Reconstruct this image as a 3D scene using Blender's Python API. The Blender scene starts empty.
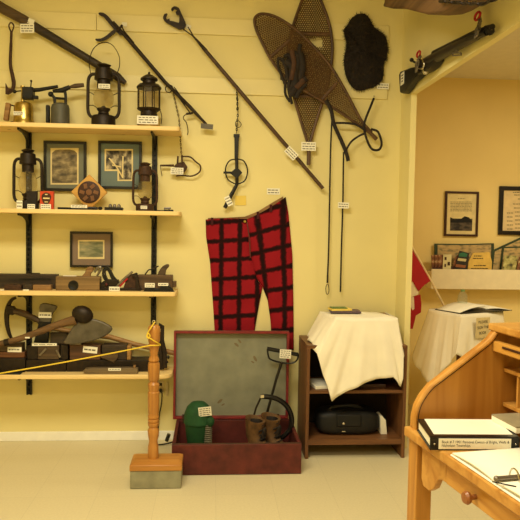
import bpy, bmesh, math, random
from mathutils import Vector, Matrix
random.seed(7)
R = math.radians
SC = bpy.context.scene
COL = SC.collection

# ------------------------------------------------------------------ camera
F = 640.0
DIST = 4.13
YAW, PITCH, ROLL = R(-4.3), R(2.95), R(0.95)
ROT = Matrix.Rotation(YAW, 3, 'Z') @ Matrix.Rotation(math.pi/2 - PITCH, 3, 'X') @ Matrix.Rotation(ROLL, 3, 'Z')
def ray(px, py):
    return ROT @ Vector(((px-260)/F, -(py-260)/F, -1.0))
_r = ray(80, 440)
CAM = Vector((0, -DIST, -_r.z/_r.y*DIST))
def hit(px, py, p0, n):
    r = ray(px, py); n = Vector(n)
    return CAM + r*((Vector(p0)-CAM).dot(n)/r.dot(n))
def W(px, py, d=0.0):            # plane parallel to the back wall, d metres in front of it
    return hit(px, py, (0, -d, 0), (0, 1, 0))
def FL(px, py, z=0.0):           # horizontal plane
    return hit(px, py, (0, 0, z), (0, 0, 1))
XW = W(397, 250, 0).x            # side wall plane
def SW(px, py, d=0.0):           # plane parallel to the side wall
    return hit(px, py, (XW-d, 0, 0), (1, 0, 0))
cd = bpy.data.cameras.new('camera'); co = bpy.data.objects.new('camera', cd); COL.objects.link(co)
cd.sensor_width = 36; cd.lens = 36*F/520; cd.clip_start = .05
co.matrix_world = Matrix.Translation(CAM) @ ROT.to_4x4()
SC.camera = co

# ------------------------------------------------------------------ materials
def lin(c):
    return tuple((x/12.92 if x <= .04045 else ((x+.055)/1.055)**2.4) for x in (v/255 for v in c))
def base(name, rough=.6, metal=0.0, spec=.5):
    m = bpy.data.materials.new(name); m.use_nodes = True
    nt = m.node_tree; b = nt.nodes['Principled BSDF']
    b.inputs['Roughness'].default_value = rough; b.inputs['Metallic'].default_value = metal
    b.inputs['Specular IOR Level'].default_value = spec
    return m, nt, b
def ramp(nt, stops):
    r = nt.nodes.new('ShaderNodeValToRGB'); cr = r.color_ramp
    while len(cr.elements) > 1: cr.elements.remove(cr.elements[-1])
    cr.elements[0].position = stops[0][0]; cr.elements[0].color = (*stops[0][1], 1)
    for p, c in stops[1:]:
        e = cr.elements.new(p); e.color = (*c, 1)
    return r
def mul(c, k): return tuple(min(1, x*k) for x in c)
def coords(nt, scale, rot=(0,0,0)):
    tc = nt.nodes.new('ShaderNodeTexCoord'); mp = nt.nodes.new('ShaderNodeMapping')
    mp.inputs['Scale'].default_value = scale; mp.inputs['Rotation'].default_value = rot
    nt.links.new(tc.outputs['Object'], mp.inputs['Vector']); return mp
def M(name, c, rough=.6, metal=0.0, var=.12, scale=18, bump=.0, spec=.4):
    """plain colour with a little procedural unevenness"""
    c = lin(c)
    m, nt, b = base(name, rough, metal, spec)
    mp = coords(nt, (scale,)*3)
    n = nt.nodes.new('ShaderNodeTexNoise'); n.inputs['Scale'].default_value = 1; n.inputs['Detail'].default_value = 5
    nt.links.new(mp.outputs[0], n.inputs['Vector'])
    r = ramp(nt, [(.3, mul(c, 1-var)), (.7, mul(c, 1+var))])
    nt.links.new(n.outputs['Fac'], r.inputs[0]); nt.links.new(r.outputs[0], b.inputs['Base Color'])
    if bump:
        bp = nt.nodes.new('ShaderNodeBump'); bp.inputs['Strength'].default_value = bump; bp.inputs['Distance'].default_value = .01
        nt.links.new(n.outputs['Fac'], bp.inputs['Height']); nt.links.new(bp.outputs[0], b.inputs['Normal'])
    return m
def WOOD(name, c1, c2, axis='X', rough=.5, freq=40, knots=False, spec=.4):
    c1, c2 = lin(c1), lin(c2)
    m, nt, b = base(name, rough, 0, spec)
    s = {'X': (1.2, freq, freq), 'Y': (freq, 1.2, freq), 'Z': (freq, freq, 1.2)}[axis]
    mp = coords(nt, s)
    n = nt.nodes.new('ShaderNodeTexNoise'); n.inputs['Scale'].default_value = 1; n.inputs['Detail'].default_value = 4
    n.inputs['Distortion'].default_value = .6
    nt.links.new(mp.outputs[0], n.inputs['Vector'])
    r = ramp(nt, [(.32, c2), (.62, c1)])
    nt.links.new(n.outputs['Fac'], r.inputs[0])
    out = r.outputs[0]
    if knots:
        mp2 = coords(nt, (7, 7, 7) if axis == 'X' else (9, 9, 6))
        v = nt.nodes.new('ShaderNodeTexVoronoi'); v.inputs['Scale'].default_value = 1
        nt.links.new(mp2.outputs[0], v.inputs['Vector'])
        r2 = ramp(nt, [(.06, (.25, .12, .05)), (.11, (1, 1, 1))])
        nt.links.new(v.outputs['Distance'], r2.inputs[0])
        mx = nt.nodes.new('ShaderNodeMix'); mx.data_type = 'RGBA'; mx.blend_type = 'MULTIPLY'; mx.inputs[0].default_value = .8
        nt.links.new(out, mx.inputs[6]); nt.links.new(r2.outputs[0], mx.inputs[7]); out = mx.outputs[2]
    nt.links.new(out, b.inputs['Base Color'])
    return m
def GLASS(name, tint=(1,1,1), op=.25, dirt=(.25,.2,.1)):
    """thin clear pane: mostly transparent with a gloss and some grime"""
    m, nt, b = base(name, .08); nt.nodes.remove(b)
    out = nt.nodes['Material Output']
    t = nt.nodes.new('ShaderNodeBsdfTransparent'); t.inputs[0].default_value = (*tint, 1)
    g = nt.nodes.new('ShaderNodeBsdfPrincipled'); g.inputs['Base Color'].default_value = (*dirt, 1); g.inputs['Roughness'].default_value = .12
    mp = coords(nt, (14,)*3); n = nt.nodes.new('ShaderNodeTexNoise'); n.inputs['Scale'].default_value = 1
    nt.links.new(mp.outputs[0], n.inputs['Vector'])
    mr = nt.nodes.new('ShaderNodeMapRange'); mr.inputs[3].default_value = op*.6; mr.inputs[4].default_value = op*1.5
    nt.links.new(n.outputs['Fac'], mr.inputs[0])
    mix = nt.nodes.new('ShaderNodeMixShader'); nt.links.new(mr.outputs[0], mix.inputs[0])
    nt.links.new(t.outputs[0], mix.inputs[1]); nt.links.new(g.outputs[0], mix.inputs[2]); nt.links.new(mix.outputs[0], out.inputs[0])
    return m

m_wall   = M('painted_wall_yellow', (232, 218, 155), .55, var=.03, scale=3, spec=.3)
m_board  = M('painted_board_yellow', (233, 219, 158), .45, var=.03, scale=4, spec=.4)
m_peach  = M('painted_wall_peach', (240, 213, 140), .6, var=.03, scale=3)
m_ceil   = M('ceiling_white', (225, 215, 190), .9, var=.03)
m_white  = M('white_painted_trim', (248, 246, 236), .4, var=.03)
m_ledge  = M('ledge_white', (238, 222, 184), .5, var=.04)
m_pine   = WOOD('shelf_pine', (240, 210, 146), (226, 188, 118), 'X', .45, 30, True)
m_deskx  = WOOD('desk_pine', (202, 150, 74), (172, 116, 46), 'X', .35, 22, True)
m_deskz  = WOOD('desk_pine_upright', (200, 146, 70), (168, 112, 44), 'Z', .35, 22, True)
m_post   = WOOD('turned_pine', (186, 130, 62), (156, 100, 42), 'Z', .3, 30, True)
m_postx  = WOOD('cap_pine', (188, 132, 62), (160, 104, 44), 'X', .35, 26)
m_conc   = M('concrete', (142, 138, 112), .95, var=.22, scale=14, bump=.3)
m_black  = M('black_metal', (26, 25, 23), .45, .3)
m_iron   = M('dark_iron', (44, 35, 27), .5, .5, var=.3, scale=40)
m_rust   = M('rusty_iron', (70, 48, 34), .65, .4, var=.35, scale=50)
m_gun    = M('blued_steel', (25, 22, 20), .5, .2)
m_steel  = M('worn_steel', (128, 120, 108), .4, .75, var=.25, scale=25)
m_greyst = M('grey_iron', (96, 90, 78), .5, .5, var=.3, scale=18)
m_chrome = M('chrome', (200, 196, 186), .15, 1.0, var=.05)
m_brass  = M('brass', (190, 164, 92), .28, 1.0, var=.35, scale=30)
m_grey   = M('grey_paint', (86, 84, 72), .55, .2, var=.15)
m_brownw = WOOD('brown_tool_wood', (92, 72, 48), (60, 45, 30), 'X', .55, 50)
m_midw   = WOOD('tan_tool_wood', (150, 114, 70), (112, 80, 46), 'X', .55, 50)
m_darkw  = WOOD('dark_tool_wood', (58, 45, 33), (36, 28, 20), 'X', .55, 50)
m_handw  = WOOD('handle_wood', (164, 124, 72), (124, 88, 48), 'X', .5, 40)
m_polew  = WOOD('pole_wood', (82, 58, 38), (58, 40, 26), 'X', .5, 40)
m_case   = WOOD('bookcase_wood', (126, 84, 50), (94, 60, 35), 'Z', .45, 30)
m_casex  = WOOD('bookcase_wood_flat', (126, 84, 50), (94, 60, 35), 'X', .45, 30)
m_caseb  = M('bookcase_back_board', (42, 31, 23), .8)
m_chest  = M('chest_red_paint', (88, 34, 28), .6, var=.35, scale=16, bump=.05)
m_chestr = M('chest_red_rim', (122, 34, 34), .55, var=.25, scale=20)
m_lid    = M('chest_grey_lining', (132, 132, 112), .8, var=.16, scale=9)
m_stain  = M('brown_stain', (118, 104, 78), .9, var=.2)
m_cloth  = M('cream_cloth', (246, 238, 216), .85, var=.04, scale=8)
m_cloth2 = M('beige_cloth', (238, 228, 204), .85, var=.04, scale=8)
m_paper  = M('paper', (240, 234, 214), .8, var=.02)
m_card   = M('label_card', (240, 236, 218), .7, var=.03)
m_ink    = M('ink', (48, 42, 34), .8)
m_type   = M('typed_print', (104, 98, 84), .8)
m_gink   = M('grey_ink', (120, 108, 82), .8)
m_yel    = M('yellow_paper', (232, 204, 98), .7, var=.03)
m_rope   = M('yellow_rope', (228, 196, 58), .6, var=.1, scale=90)
m_leath  = M('dark_leather', (33, 25, 19), .75, var=.3, scale=30)
m_tanl   = M('brown_leather', (72, 46, 28), .75, var=.3, scale=30)
m_boot   = M('boot_leather', (94, 66, 36), .75, var=.45, scale=26)
m_sole   = M('dark_rubber', (34, 28, 24), .7)
m_green  = M('green_felt', (24, 68, 32), .8, var=.2, scale=30)
m_hose   = M('grey_hose', (92, 88, 70), .7)
m_blackf = M('black_nylon', (20, 20, 20), .6, var=.2, scale=30)
m_plast  = M('black_plastic', (24, 23, 22), .3)
m_red    = M('flag_red', (172, 24, 32), .75, var=.08)
m_flagw  = M('flag_white', (236, 220, 190), .75)
m_tin    = M('red_tin', (200, 66, 32), .4, var=.1)
m_gut    = M('snowshoe_webbing', (100, 74, 42), .6, var=.2)
m_shoe   = WOOD('snowshoe_wood', (94, 66, 40), (66, 45, 28), 'Z', .5, 40)
m_fur    = M('dark_fur', (34, 25, 18), .75, var=.4, scale=60)
m_globe  = GLASS('lantern_glass', (.96, .92, .82), .12, (.4, .34, .2))
m_clear  = GLASS('clear_plastic', (.94, .97, .92), .16, (.5, .5, .42))
m_pane   = GLASS('picture_glass', (.97, .97, .96), .05, (.2, .2, .2))
m_mat    = M('blue_grey_mount', (118, 120, 104), .9, var=.05)
m_matb   = M('blue_mount', (110, 124, 120), .9, var=.05)
m_mata   = M('taupe_mount', (134, 114, 96), .9, var=.05)
m_cream  = M('cream_mount', (226, 206, 150), .9)
m_fblack = M('black_frame', (24, 21, 20), .35)
m_fbrown = M('dark_brown_frame', (62, 34, 24), .35)
m_socket = M('socket_plate', (222, 204, 160), .5)
def pic_mat(name, stops, sx=6, sy=6, seed=0.0):
    m, nt, b = base(name, .7)
    mp = coords(nt, (sx, 1, sy)); mp.inputs['Location'].default_value = (seed, seed, seed)
    n = nt.nodes.new('ShaderNodeTexNoise'); n.inputs['Scale'].default_value = 3; n.inputs['Detail'].default_value = 4
    nt.links.new(mp.outputs[0], n.inputs['Vector'])
    r = ramp(nt, [(p, lin(c)) for p, c in stops]); nt.links.new(n.outputs['Fac'], r.inputs[0])
    nt.links.new(r.outputs[0], b.inputs['Base Color']); return m
m_sepia  = pic_mat('sepia_photo', [(.35, (70, 62, 46)), (.5, (120, 106, 76)), (.68, (176, 158, 116))], 5, 9)
m_sepd   = pic_mat('sepia_photo_dark', [(.35, (62, 52, 38)), (.6, (104, 90, 64))], 5, 9, 3)
m_bw     = pic_mat('black_white_photo', [(.38, (40, 36, 30)), (.5, (110, 100, 80)), (.62, (190, 176, 140))], 9, 7, 5)
m_land   = pic_mat('landscape_print', [(.35, (94, 100, 70)), (.55, (140, 138, 104)), (.7, (178, 164, 124))], 4, 14, 8)
m_dphoto = pic_mat('dark_photo', [(.4, (30, 26, 24)), (.6, (92, 78, 62))], 6, 10, 2)
m_bro    = [pic_mat('brochure_a', [(.4, (66, 34, 28)), (.55, (150, 96, 60)), (.65, (214, 190, 140))], 5, 6, 1),
            pic_mat('brochure_b', [(.42, (40, 40, 46)), (.52, (60, 100, 66)), (.62, (176, 96, 60))], 6, 9, 4),
            pic_mat('brochure_c', [(.3, (170, 136, 70)), (.5, (222, 190, 104))], 9, 9, 6),
            pic_mat('brochure_d', [(.38, (70, 66, 46)), (.5, (168, 160, 96)), (.66, (214, 204, 140))], 6, 7, 9),
            pic_mat('poster', [(.35, (130, 120, 84)), (.5, (190, 160, 108)), (.7, (206, 176, 116))], 6, 14, 11)]
m_gframe = M('dark_green_frame', (52, 66, 46), .5)

def floor_mat():
    m, nt, b = base('vinyl_floor', .38, 0, .35)
    mp = coords(nt, (1, 1, 1), (0, 0, 0))
    br = nt.nodes.new('ShaderNodeTexBrick'); br.offset = 0; br.inputs['Scale'].default_value = 1
    br.inputs['Brick Width'].default_value = .305; br.inputs['Row Height'].default_value = .305
    br.inputs['Mortar Size'].default_value = .0016; br.inputs['Mortar Smooth'].default_value = .6
    c = lin((217, 205, 166))
    br.inputs['Color1'].default_value = (*c, 1); br.inputs['Color2'].default_value = (*mul(c, .975), 1); br.inputs['Mortar'].default_value = (*mul(c, .86), 1)
    nt.links.new(mp.outputs[0], br.inputs['Vector'])
    mp2 = coords(nt, (90,)*3); n = nt.nodes.new('ShaderNodeTexNoise'); n.inputs['Scale'].default_value = 1; n.inputs['Detail'].default_value = 6
    nt.links.new(mp2.outputs[0], n.inputs['Vector'])
    r = ramp(nt, [(.35, (.94, .935, .92)), (.65, (1, 1, 1))]); nt.links.new(n.outputs['Fac'], r.inputs[0])
    mx = nt.nodes.new('ShaderNodeMix'); mx.data_type = 'RGBA'; mx.blend_type = 'MULTIPLY'; mx.inputs[0].default_value = 1
    nt.links.new(br.outputs['Color'], mx.inputs[6]); nt.links.new(r.outputs[0], mx.inputs[7]); nt.links.new(mx.outputs[2], b.inputs['Base Color'])
    return m
m_floor = floor_mat()
def plaid_mat():
    """red wool crossed by black bands, laid out in the cloth's own UV"""
    m, nt, b = base('plaid_wool', .9, 0, .1)
    uv = nt.nodes.new('ShaderNodeUVMap'); uv.uv_map = 'UVMap'
    n = nt.nodes.new('ShaderNodeTexNoise'); n.inputs['Scale'].default_value = 5; n.inputs['Detail'].default_value = 6
    nt.links.new(uv.outputs[0], n.inputs['Vector'])
    sx = nt.nodes.new('ShaderNodeSeparateXYZ'); nt.links.new(uv.outputs[0], sx.inputs[0])
    fs = []
    for k, wd in ((0, .085), (1, .08)):
        a = nt.nodes.new('ShaderNodeMath'); a.operation = 'MULTIPLY_ADD'; a.inputs[1].default_value = .16
        nt.links.new(n.outputs['Fac'], a.inputs[0]); nt.links.new(sx.outputs[k], a.inputs[2])
        f = nt.nodes.new('ShaderNodeMath'); f.operation = 'FRACT'; nt.links.new(a.outputs[0], f.inputs[0])
        s = nt.nodes.new('ShaderNodeMath'); s.operation = 'SUBTRACT'; s.inputs[1].default_value = .5; nt.links.new(f.outputs[0], s.inputs[0])
        ab = nt.nodes.new('ShaderNodeMath'); ab.operation = 'ABSOLUTE'; nt.links.new(s.outputs[0], ab.inputs[0])
        mr = nt.nodes.new('ShaderNodeMapRange'); mr.inputs[1].default_value = wd*.7; mr.inputs[2].default_value = wd*2.0
        mr.inputs[3].default_value = .92; mr.inputs[4].default_value = 0
        nt.links.new(ab.outputs[0], mr.inputs[0]); fs.append(mr.outputs[0])
    mx = nt.nodes.new('ShaderNodeMath'); mx.operation = 'MAXIMUM'; nt.links.new(fs[0], mx.inputs[0]); nt.links.new(fs[1], mx.inputs[1])
    r = ramp(nt, [(.0, lin((142, 26, 36))), (.5, lin((70, 14, 20))), (1, lin((22, 14, 15)))])
    nt.links.new(mx.outputs[0], r.inputs[0]); nt.links.new(r.outputs[0], b.inputs['Base Color'])
    return m
m_plaid = plaid_mat()

# ------------------------------------------------------------------ objects
WORLD = {}
def place(o, loc, parent):
    loc = Vector(loc); WORLD[o.name] = loc
    if parent is not None:
        o.parent = parent; o.location = loc - WORLD[parent.name]
    else: o.location = loc
def thing(name, label, cat, loc, group=None):
    o = bpy.data.objects.new(name, None); COL.objects.link(o); o.empty_display_size = .05
    place(o, loc, None); meta(o, label, cat, group); return o
def meta(o, label=None, cat=None, group=None, kind=None):
    if label: o['label'] = label
    if cat: o['category'] = cat
    if group: o['group'] = group
    if kind: o['kind'] = kind
    return o

class MB:
    def __init__(s): s.bm = bmesh.new(); s.uv = None
    def face(s, pts, mi=0):
        vs = [s.bm.verts.new(p) for p in pts]; f = s.bm.faces.new(vs); f.material_index = mi; return f
    def box(s, c, size, rot=None, mi=0):
        c = Vector(c); h = Vector(size)/2; rot = rot or Matrix.Identity(3)
        v = [s.bm.verts.new(c + rot @ Vector((h.x*i, h.y*j, h.z*k))) for i in (-1,1) for j in (-1,1) for k in (-1,1)]
        for q in ((0,1,3,2),(4,6,7,5),(0,4,5,1),(2,3,7,6),(0,2,6,4),(1,5,7,3)):
            s.bm.faces.new([v[i] for i in q]).material_index = mi
        return s
    def lohi(s, a, b, mi=0):
        a, b = Vector(a), Vector(b); return s.box((a+b)/2, [abs(x) for x in (b-a)], None, mi)
    def bpx(s, x0, y0, x1, y1, d0, d1, mi=0):          # block whose front face fills a rectangle at distance d1 from the wall
        a, b = W(x0, (y0+y1)/2, d1), W(x1, (y0+y1)/2, d1)
        zt, zb = W((x0+x1)/2, y0, d1).z, W((x0+x1)/2, y1, d1).z
        return s.lohi((a.x, -d0, zb), (b.x, -d1, zt), mi)
    def prism(s, pts, ext, mi=0):                       # planar polygon pushed along a vector
        pts = [Vector(p) for p in pts]; ext = Vector(ext); n = len(pts)
        a = [s.bm.verts.new(p) for p in pts]; b = [s.bm.verts.new(p+ext) for p in pts]
        s.bm.faces.new(a).material_index = mi; s.bm.faces.new(b[::-1]).material_index = mi
        for i in range(n): s.bm.faces.new((a[i], b[i], b[(i+1)%n], a[(i+1)%n])).material_index = mi
        return s
    def ppx(s, pts, d0, d1, mi=0):
        return s.prism([W(x, y, d1) for x, y in pts], (0, d1-d0, 0), mi)
    def lathe(s, c, prof, seg=20, rot=None, mi=0, sy=1.0):   # prof = [(r, z)]
        c = Vector(c); rot = rot or Matrix.Identity(3); rings = []
        for r, z in prof:
            if r < 1e-5: rings.append([s.bm.verts.new(c + rot @ Vector((0, 0, z)))])
            else: rings.append([s.bm.verts.new(c + rot @ Vector((r*math.cos(2*math.pi*i/seg), sy*r*math.sin(2*math.pi*i/seg), z))) for i in range(seg)])
        for a, b in zip(rings, rings[1:]):
            for i in range(seg):
                j = (i+1) % seg
                if len(a) == 1 and len(b) == 1: continue
                q = [a[0], b[j], b[i]] if len(a) == 1 else ([a[i], a[j], b[0]] if len(b) == 1 else [a[i], a[j], b[j], b[i]])
                s.bm.faces.new(q).material_index = mi
        if len(rings[0]) > 1: s.bm.faces.new(rings[0][::-1]).material_index = mi
        if len(rings[-1]) > 1: s.bm.faces.new(rings[-1]).material_index = mi
        return s
    def tube(s, pts, r, seg=8, closed=False, flat=1.0, mi=0, sub=0, nrm=None):
        pts = [Vector(p) for p in pts]
        if sub: pts = smooth(pts, sub, closed)
        n = len(pts); rr = r if isinstance(r, (list, tuple)) else [r]*n
        if len(rr) != n:
            rr = [rr[min(len(rr)-1, int(i*(len(rr)-1)/(n-1)))]*(1-(i*(len(rr)-1)/(n-1))%1) + rr[min(len(rr)-1, int(i*(len(rr)-1)/(n-1))+1)]*((i*(len(rr)-1)/(n-1))%1) for i in range(n)]
        up = Vector(nrm) if nrm else None; rings = []
        for i, p in enumerate(pts):
            t = (pts[(i+1)%n]-pts[i-1]) if closed else (pts[min(i+1, n-1)]-pts[max(i-1, 0)])
            if t.length < 1e-9: t = Vector((0,0,1))
            t.normalize()
            if up is None:
                up = Vector((0, -1, 0)) if abs(t.y) < .9 else Vector((1, 0, 0))
            a = up - t*up.dot(t)
            if a.length < 1e-6: a = t.orthogonal()
            a.normalize(); b = t.cross(a)
            if not nrm: up = a
            rings.append([s.bm.verts.new(p + (a*math.cos(2*math.pi*k/seg)*flat + b*math.sin(2*math.pi*k/seg))*rr[i]) for k in range(seg)])
        m = n if closed else n-1
        for i in range(m):
            a, b = rings[i], rings[(i+1) % n]
            for k in range(seg): s.bm.faces.new((a[k], a[(k+1)%seg], b[(k+1)%seg], b[k])).material_index = mi
        if not closed:
            s.bm.faces.new(rings[0][::-1]).material_index = mi; s.bm.faces.new(rings[-1]).material_index = mi
        return s
    def tpx(s, pts, r, **k):                             # tube through points seen at distance d from the wall
        return s.tube([W(*p) for p in pts], r, **k)
    def ball(s, c, rad, rot=None, seg=14, rings=9, mi=0):
        rx, ry, rz = rad if isinstance(rad, (tuple, list)) else (rad,)*3
        c = Vector(c); rot = rot or Matrix.Identity(3); rows = []
        for i in range(rings+1):
            th = math.pi*i/rings
            if i in (0, rings): rows.append([s.bm.verts.new(c + rot @ Vector((0, 0, rz*math.cos(th))))])
            else: rows.append([s.bm.verts.new(c + rot @ Vector((rx*math.sin(th)*math.cos(2*math.pi*k/seg), ry*math.sin(th)*math.sin(2*math.pi*k/seg), rz*math.cos(th)))) for k in range(seg)])
        for a, b in zip(rows, rows[1:]):
            for k in range(seg):
                j = (k+1) % seg
                q = [a[0], b[k], b[j]] if len(a) == 1 else ([a[k], b[0], a[j]] if len(b) == 1 else [a[k], b[k], b[j], a[j]])
                s.bm.faces.new(q).material_index = mi
        return s
    def grid(s, fn, nu, nv, mi=0):
        g = [[s.bm.verts.new(fn(i/nu, j/nv)) for j in range(nv+1)] for i in range(nu+1)]
        for i in range(nu):
            for j in range(nv): s.bm.faces.new((g[i][j], g[i+1][j], g[i+1][j+1], g[i][j+1])).material_index = mi
        return s
    def build(s, name, mat, parent=None, bevel=0, smooth=True, solid=0, seg=2, fixn=True, ang=40):
        if fixn: bmesh.ops.recalc_face_normals(s.bm, faces=s.bm.faces)
        vs = [v.co for v in s.bm.verts]
        lo = Vector([min(v[i] for v in vs) for i in range(3)]); hi = Vector([max(v[i] for v in vs) for i in range(3)])
        c = Vector(((lo.x+hi.x)/2, (lo.y+hi.y)/2, lo.z))
        for v in s.bm.verts: v.co -= c
        me = bpy.data.meshes.new(name); s.bm.to_mesh(me); s.bm.free()
        for m in (mat if isinstance(mat, (list, tuple)) else [mat]): me.materials.append(m)
        o = bpy.data.objects.new(name, me); COL.objects.link(o); place(o, c, parent)
        if smooth:
            for p in me.polygons: p.use_smooth = True
            me.set_sharp_from_angle(angle=R(ang))
        if solid:
            k = o.modifiers.new('thick', 'SOLIDIFY'); k.thickness = solid; k.offset = 0
        if bevel:
            k = o.modifiers.new('bevel', 'BEVEL'); k.width = bevel; k.segments = seg; k.limit_method = 'ANGLE'; k.angle_limit = R(35)
        return o
def smooth(pts, sub, closed=False):
    n = len(pts); out = []
    for i in range(n if closed else n-1):
        p1, p2 = pts[i], pts[(i+1)%n]
        p0 = pts[i-1] if (closed or i > 0) else p1*2-p2
        p3 = pts[(i+2)%n] if (closed or i+2 < n) else p2*2-p1
        for k in range(sub):
            t = k/sub
            out.append(.5*((2*p1)+(p2-p0)*t+(2*p0-5*p1+4*p2-p3)*t*t+(3*p1-p0-3*p2+p3)*t**3))
    if not closed: out.append(pts[-1])
    return out
def s2(pts, sub, closed=True):
    return [(p.x, p.y) for p in smooth([Vector((x, y, 0)) for x, y in pts], sub, closed)]
def RY(a): return Matrix.Rotation(R(a), 3, 'Y')
def RZ(a): return Matrix.Rotation(R(a), 3, 'Z')
def RX(a): return Matrix.Rotation(R(a), 3, 'X')
def pxm(d=0.0): return (DIST-d)/F                        # metres per pixel at distance d from the wall

def scribble(parent, c, w, h, rot, rows=3, mat=None, out=.0012, name='lettering', seed=0):
    """lines of small writing on a card facing -Y (before rot)"""
    if rows < 1: return None
    rnd = random.Random(seed+int(abs(c[0])*1e4)); b = MB(); c = Vector(c)
    for k in range(rows):
        z = h*.5 - h*(k+.75)/(rows+.5); x = -w*.42
        while x < w*.38:
            l = min(rnd.uniform(.1, .26)*w, w*.42-x)
            b.box(c + rot @ Vector((x+l/2, -out, z)), (l, .0006, h*.34/(rows+.5)), rot); x += l + w*.05
    return b.build(name, mat or m_type, parent, smooth=False)
def card(parent, px, py, wp, hp, d, ang=0, rows=3, label=None, tilt=0, name=None, mat=None, cat='label card', group=None):
    k = pxm(d); rot = RY(ang) @ RX(tilt); c = W(px, py, d)
    o = MB().box(c, (wp*k, .0016, hp*k), rot).build(name or ('label_tag' if parent else 'label_card'), mat or m_card, parent, smooth=False)
    if not parent: meta(o, label, cat, group)
    if rows: scribble(o, c, wp*k, hp*k, rot, rows)
    return o
def text(parent, body, c, size, rot, mat, name='lettering', align='CENTER', fit=None, sx=1.0):
    cu = bpy.data.curves.new(name, 'FONT'); cu.body = body; cu.size = size; cu.align_x = align; cu.align_y = 'CENTER'; cu.extrude = .0002; cu.space_line = .95
    t = bpy.data.objects.new('tmp', cu); COL.objects.link(t)
    dg = bpy.context.evaluated_depsgraph_get(); me = bpy.data.meshes.new_from_object(t.evaluated_get(dg)); bpy.data.objects.remove(t)
    if fit:
        wd_ = max(v.co.x for v in me.vertices)-min(v.co.x for v in me.vertices); sx = fit/wd_
    me.transform(Matrix.Diagonal((sx, 1, 1, 1)))
    me.name = name; me.transform((rot @ RX(90)).to_4x4()); me.materials.clear(); me.materials.append(mat)
    o = bpy.data.objects.new(name, me); COL.objects.link(o); place(o, c, parent); return o
# ------------------------------------------------------------------ setting
CEIL = 3.0
def struct(b, name, mat, **k):
    o = b.build(name, mat, None, smooth=False, **k); o['kind'] = 'structure'; return o
XL, YB, XR, YA = -2.3, -5.6, 4.2, .8
JY = SW(406.8, 250).y                                    # where the side wall stops at the opening
HZ = SW(408.5, 95.5).z                                       # underside of the header over the opening
OPY = -3.9
ACE = W(460, 78, -YA).z                                  # alcove ceiling height
struct(MB().lohi((XL-.1, YB-.1, -.1), (XR+.1, YA+.1, 0)), 'floor', m_floor)
struct(MB().lohi((XL-.1, 0, 0), (XW, .1, CEIL)), 'wall_back', m_wall)
WT = .036
_b = MB().lohi((XW, JY, 0), (XW+WT, YA, CEIL)).lohi((XW, OPY, HZ), (XW+WT, JY, CEIL)).lohi((XW, YB, 0), (XW+WT, OPY, CEIL))
bmesh.ops.recalc_face_normals(_b.bm, faces=_b.bm.faces)
for f in _b.bm.faces:
    f.normal_update()
    if f.normal.x > .5: f.material_index = 1                 # the alcove side is peach
struct(_b, 'wall_right', [m_wall, m_peach], fixn=False)
struct(MB().lohi((XL-.1, YB, 0), (XL, 0, CEIL)), 'wall_left', m_wall)
struct(MB().lohi((XL-.1, YB-.1, 0), (XR+.1, YB, CEIL)), 'wall_rear', m_wall)
struct(MB().lohi((XL-.1, YB-.1, CEIL), (XW+.1, .1, CEIL+.1)), 'ceiling', m_ceil)
struct(MB().lohi((XW+WT, YA, 0), (XR+.1, YA+.1, ACE)), 'wall_alcove', m_peach)
struct(MB().lohi((XR, YB, 0), (XR+.1, YA, ACE)), 'wall_alcove_right', m_peach)
struct(MB().lohi((XW+WT, YB, ACE), (XR+.1, YA+.1, ACE+.1)), 'ceiling_alcove', m_ceil)
bz = W(60, 432, .015).z
struct(MB().lohi((XL, -.014, 0), (W(178, 436).x, 0, bz)), 'baseboard_back', m_white, bevel=.003)
struct(MB().lohi((W(300, 436).x, -.014, 0), (XW, 0, bz)), 'baseboard_back_right', m_white, bevel=.003)
struct(MB().lohi((XW-.014, JY, 0), (XW, -.014, bz)), 'baseboard_right', m_white, bevel=.003)
# two painted mounting boards along the wall
x97, x388 = W(97, 25).x, W(388, 60).x
z1t, z1b = W(180, 17.5).z, W(180, 34).z
z2t, z2b = W(240, 79).z, W(240, 95).z
struct(MB().lohi((XL, -.012, z1b), (x97-.003, 0, z1t)).lohi((x97, -.012, z1b), (x388, 0, z1t)), 'trim_1', m_board, bevel=.003)
struct(MB().lohi((XL, -.012, z2b), (x388, 0, z2t)), 'trim_2', m_board, bevel=.003)
BW = .012                                                # front of the boards

# ------------------------------------------------------------------ lights
def area(name, loc, size, power, col, rot=(0,0,0)):
    l = bpy.data.lights.new(name, 'AREA'); l.shape = 'RECTANGLE'; l.size, l.size_y = size; l.energy = power; l.color = col
    o = bpy.data.objects.new(name, l); COL.objects.link(o); o.location = loc; o.rotation_euler = rot; return o
WARM = (1.0, .915, .67)
area('ceiling_lamp', (-.5, -2.3, CEIL-.03), (1.3, .6), 75, WARM)
area('ceiling_lamp', (-.2, -4.4, CEIL-.03), (1.3, .6), 44, WARM)
area('alcove_lamp', (2.7, -.9, ACE-.03), (.6, .6), 29, (1.0, .88, .58))
w = bpy.data.worlds.new('world'); SC.world = w; w.use_nodes = True
w.node_tree.nodes['Background'].inputs[0].default_value = (1, .85, .6, 1); w.node_tree.nodes['Background'].inputs[1].default_value = .02
vs = SC.view_settings; vs.view_transform = 'Standard'; vs.look = 'None'; vs.exposure = 0.0; vs.gamma = 1.0; vs.use_curve_mapping = False

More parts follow.
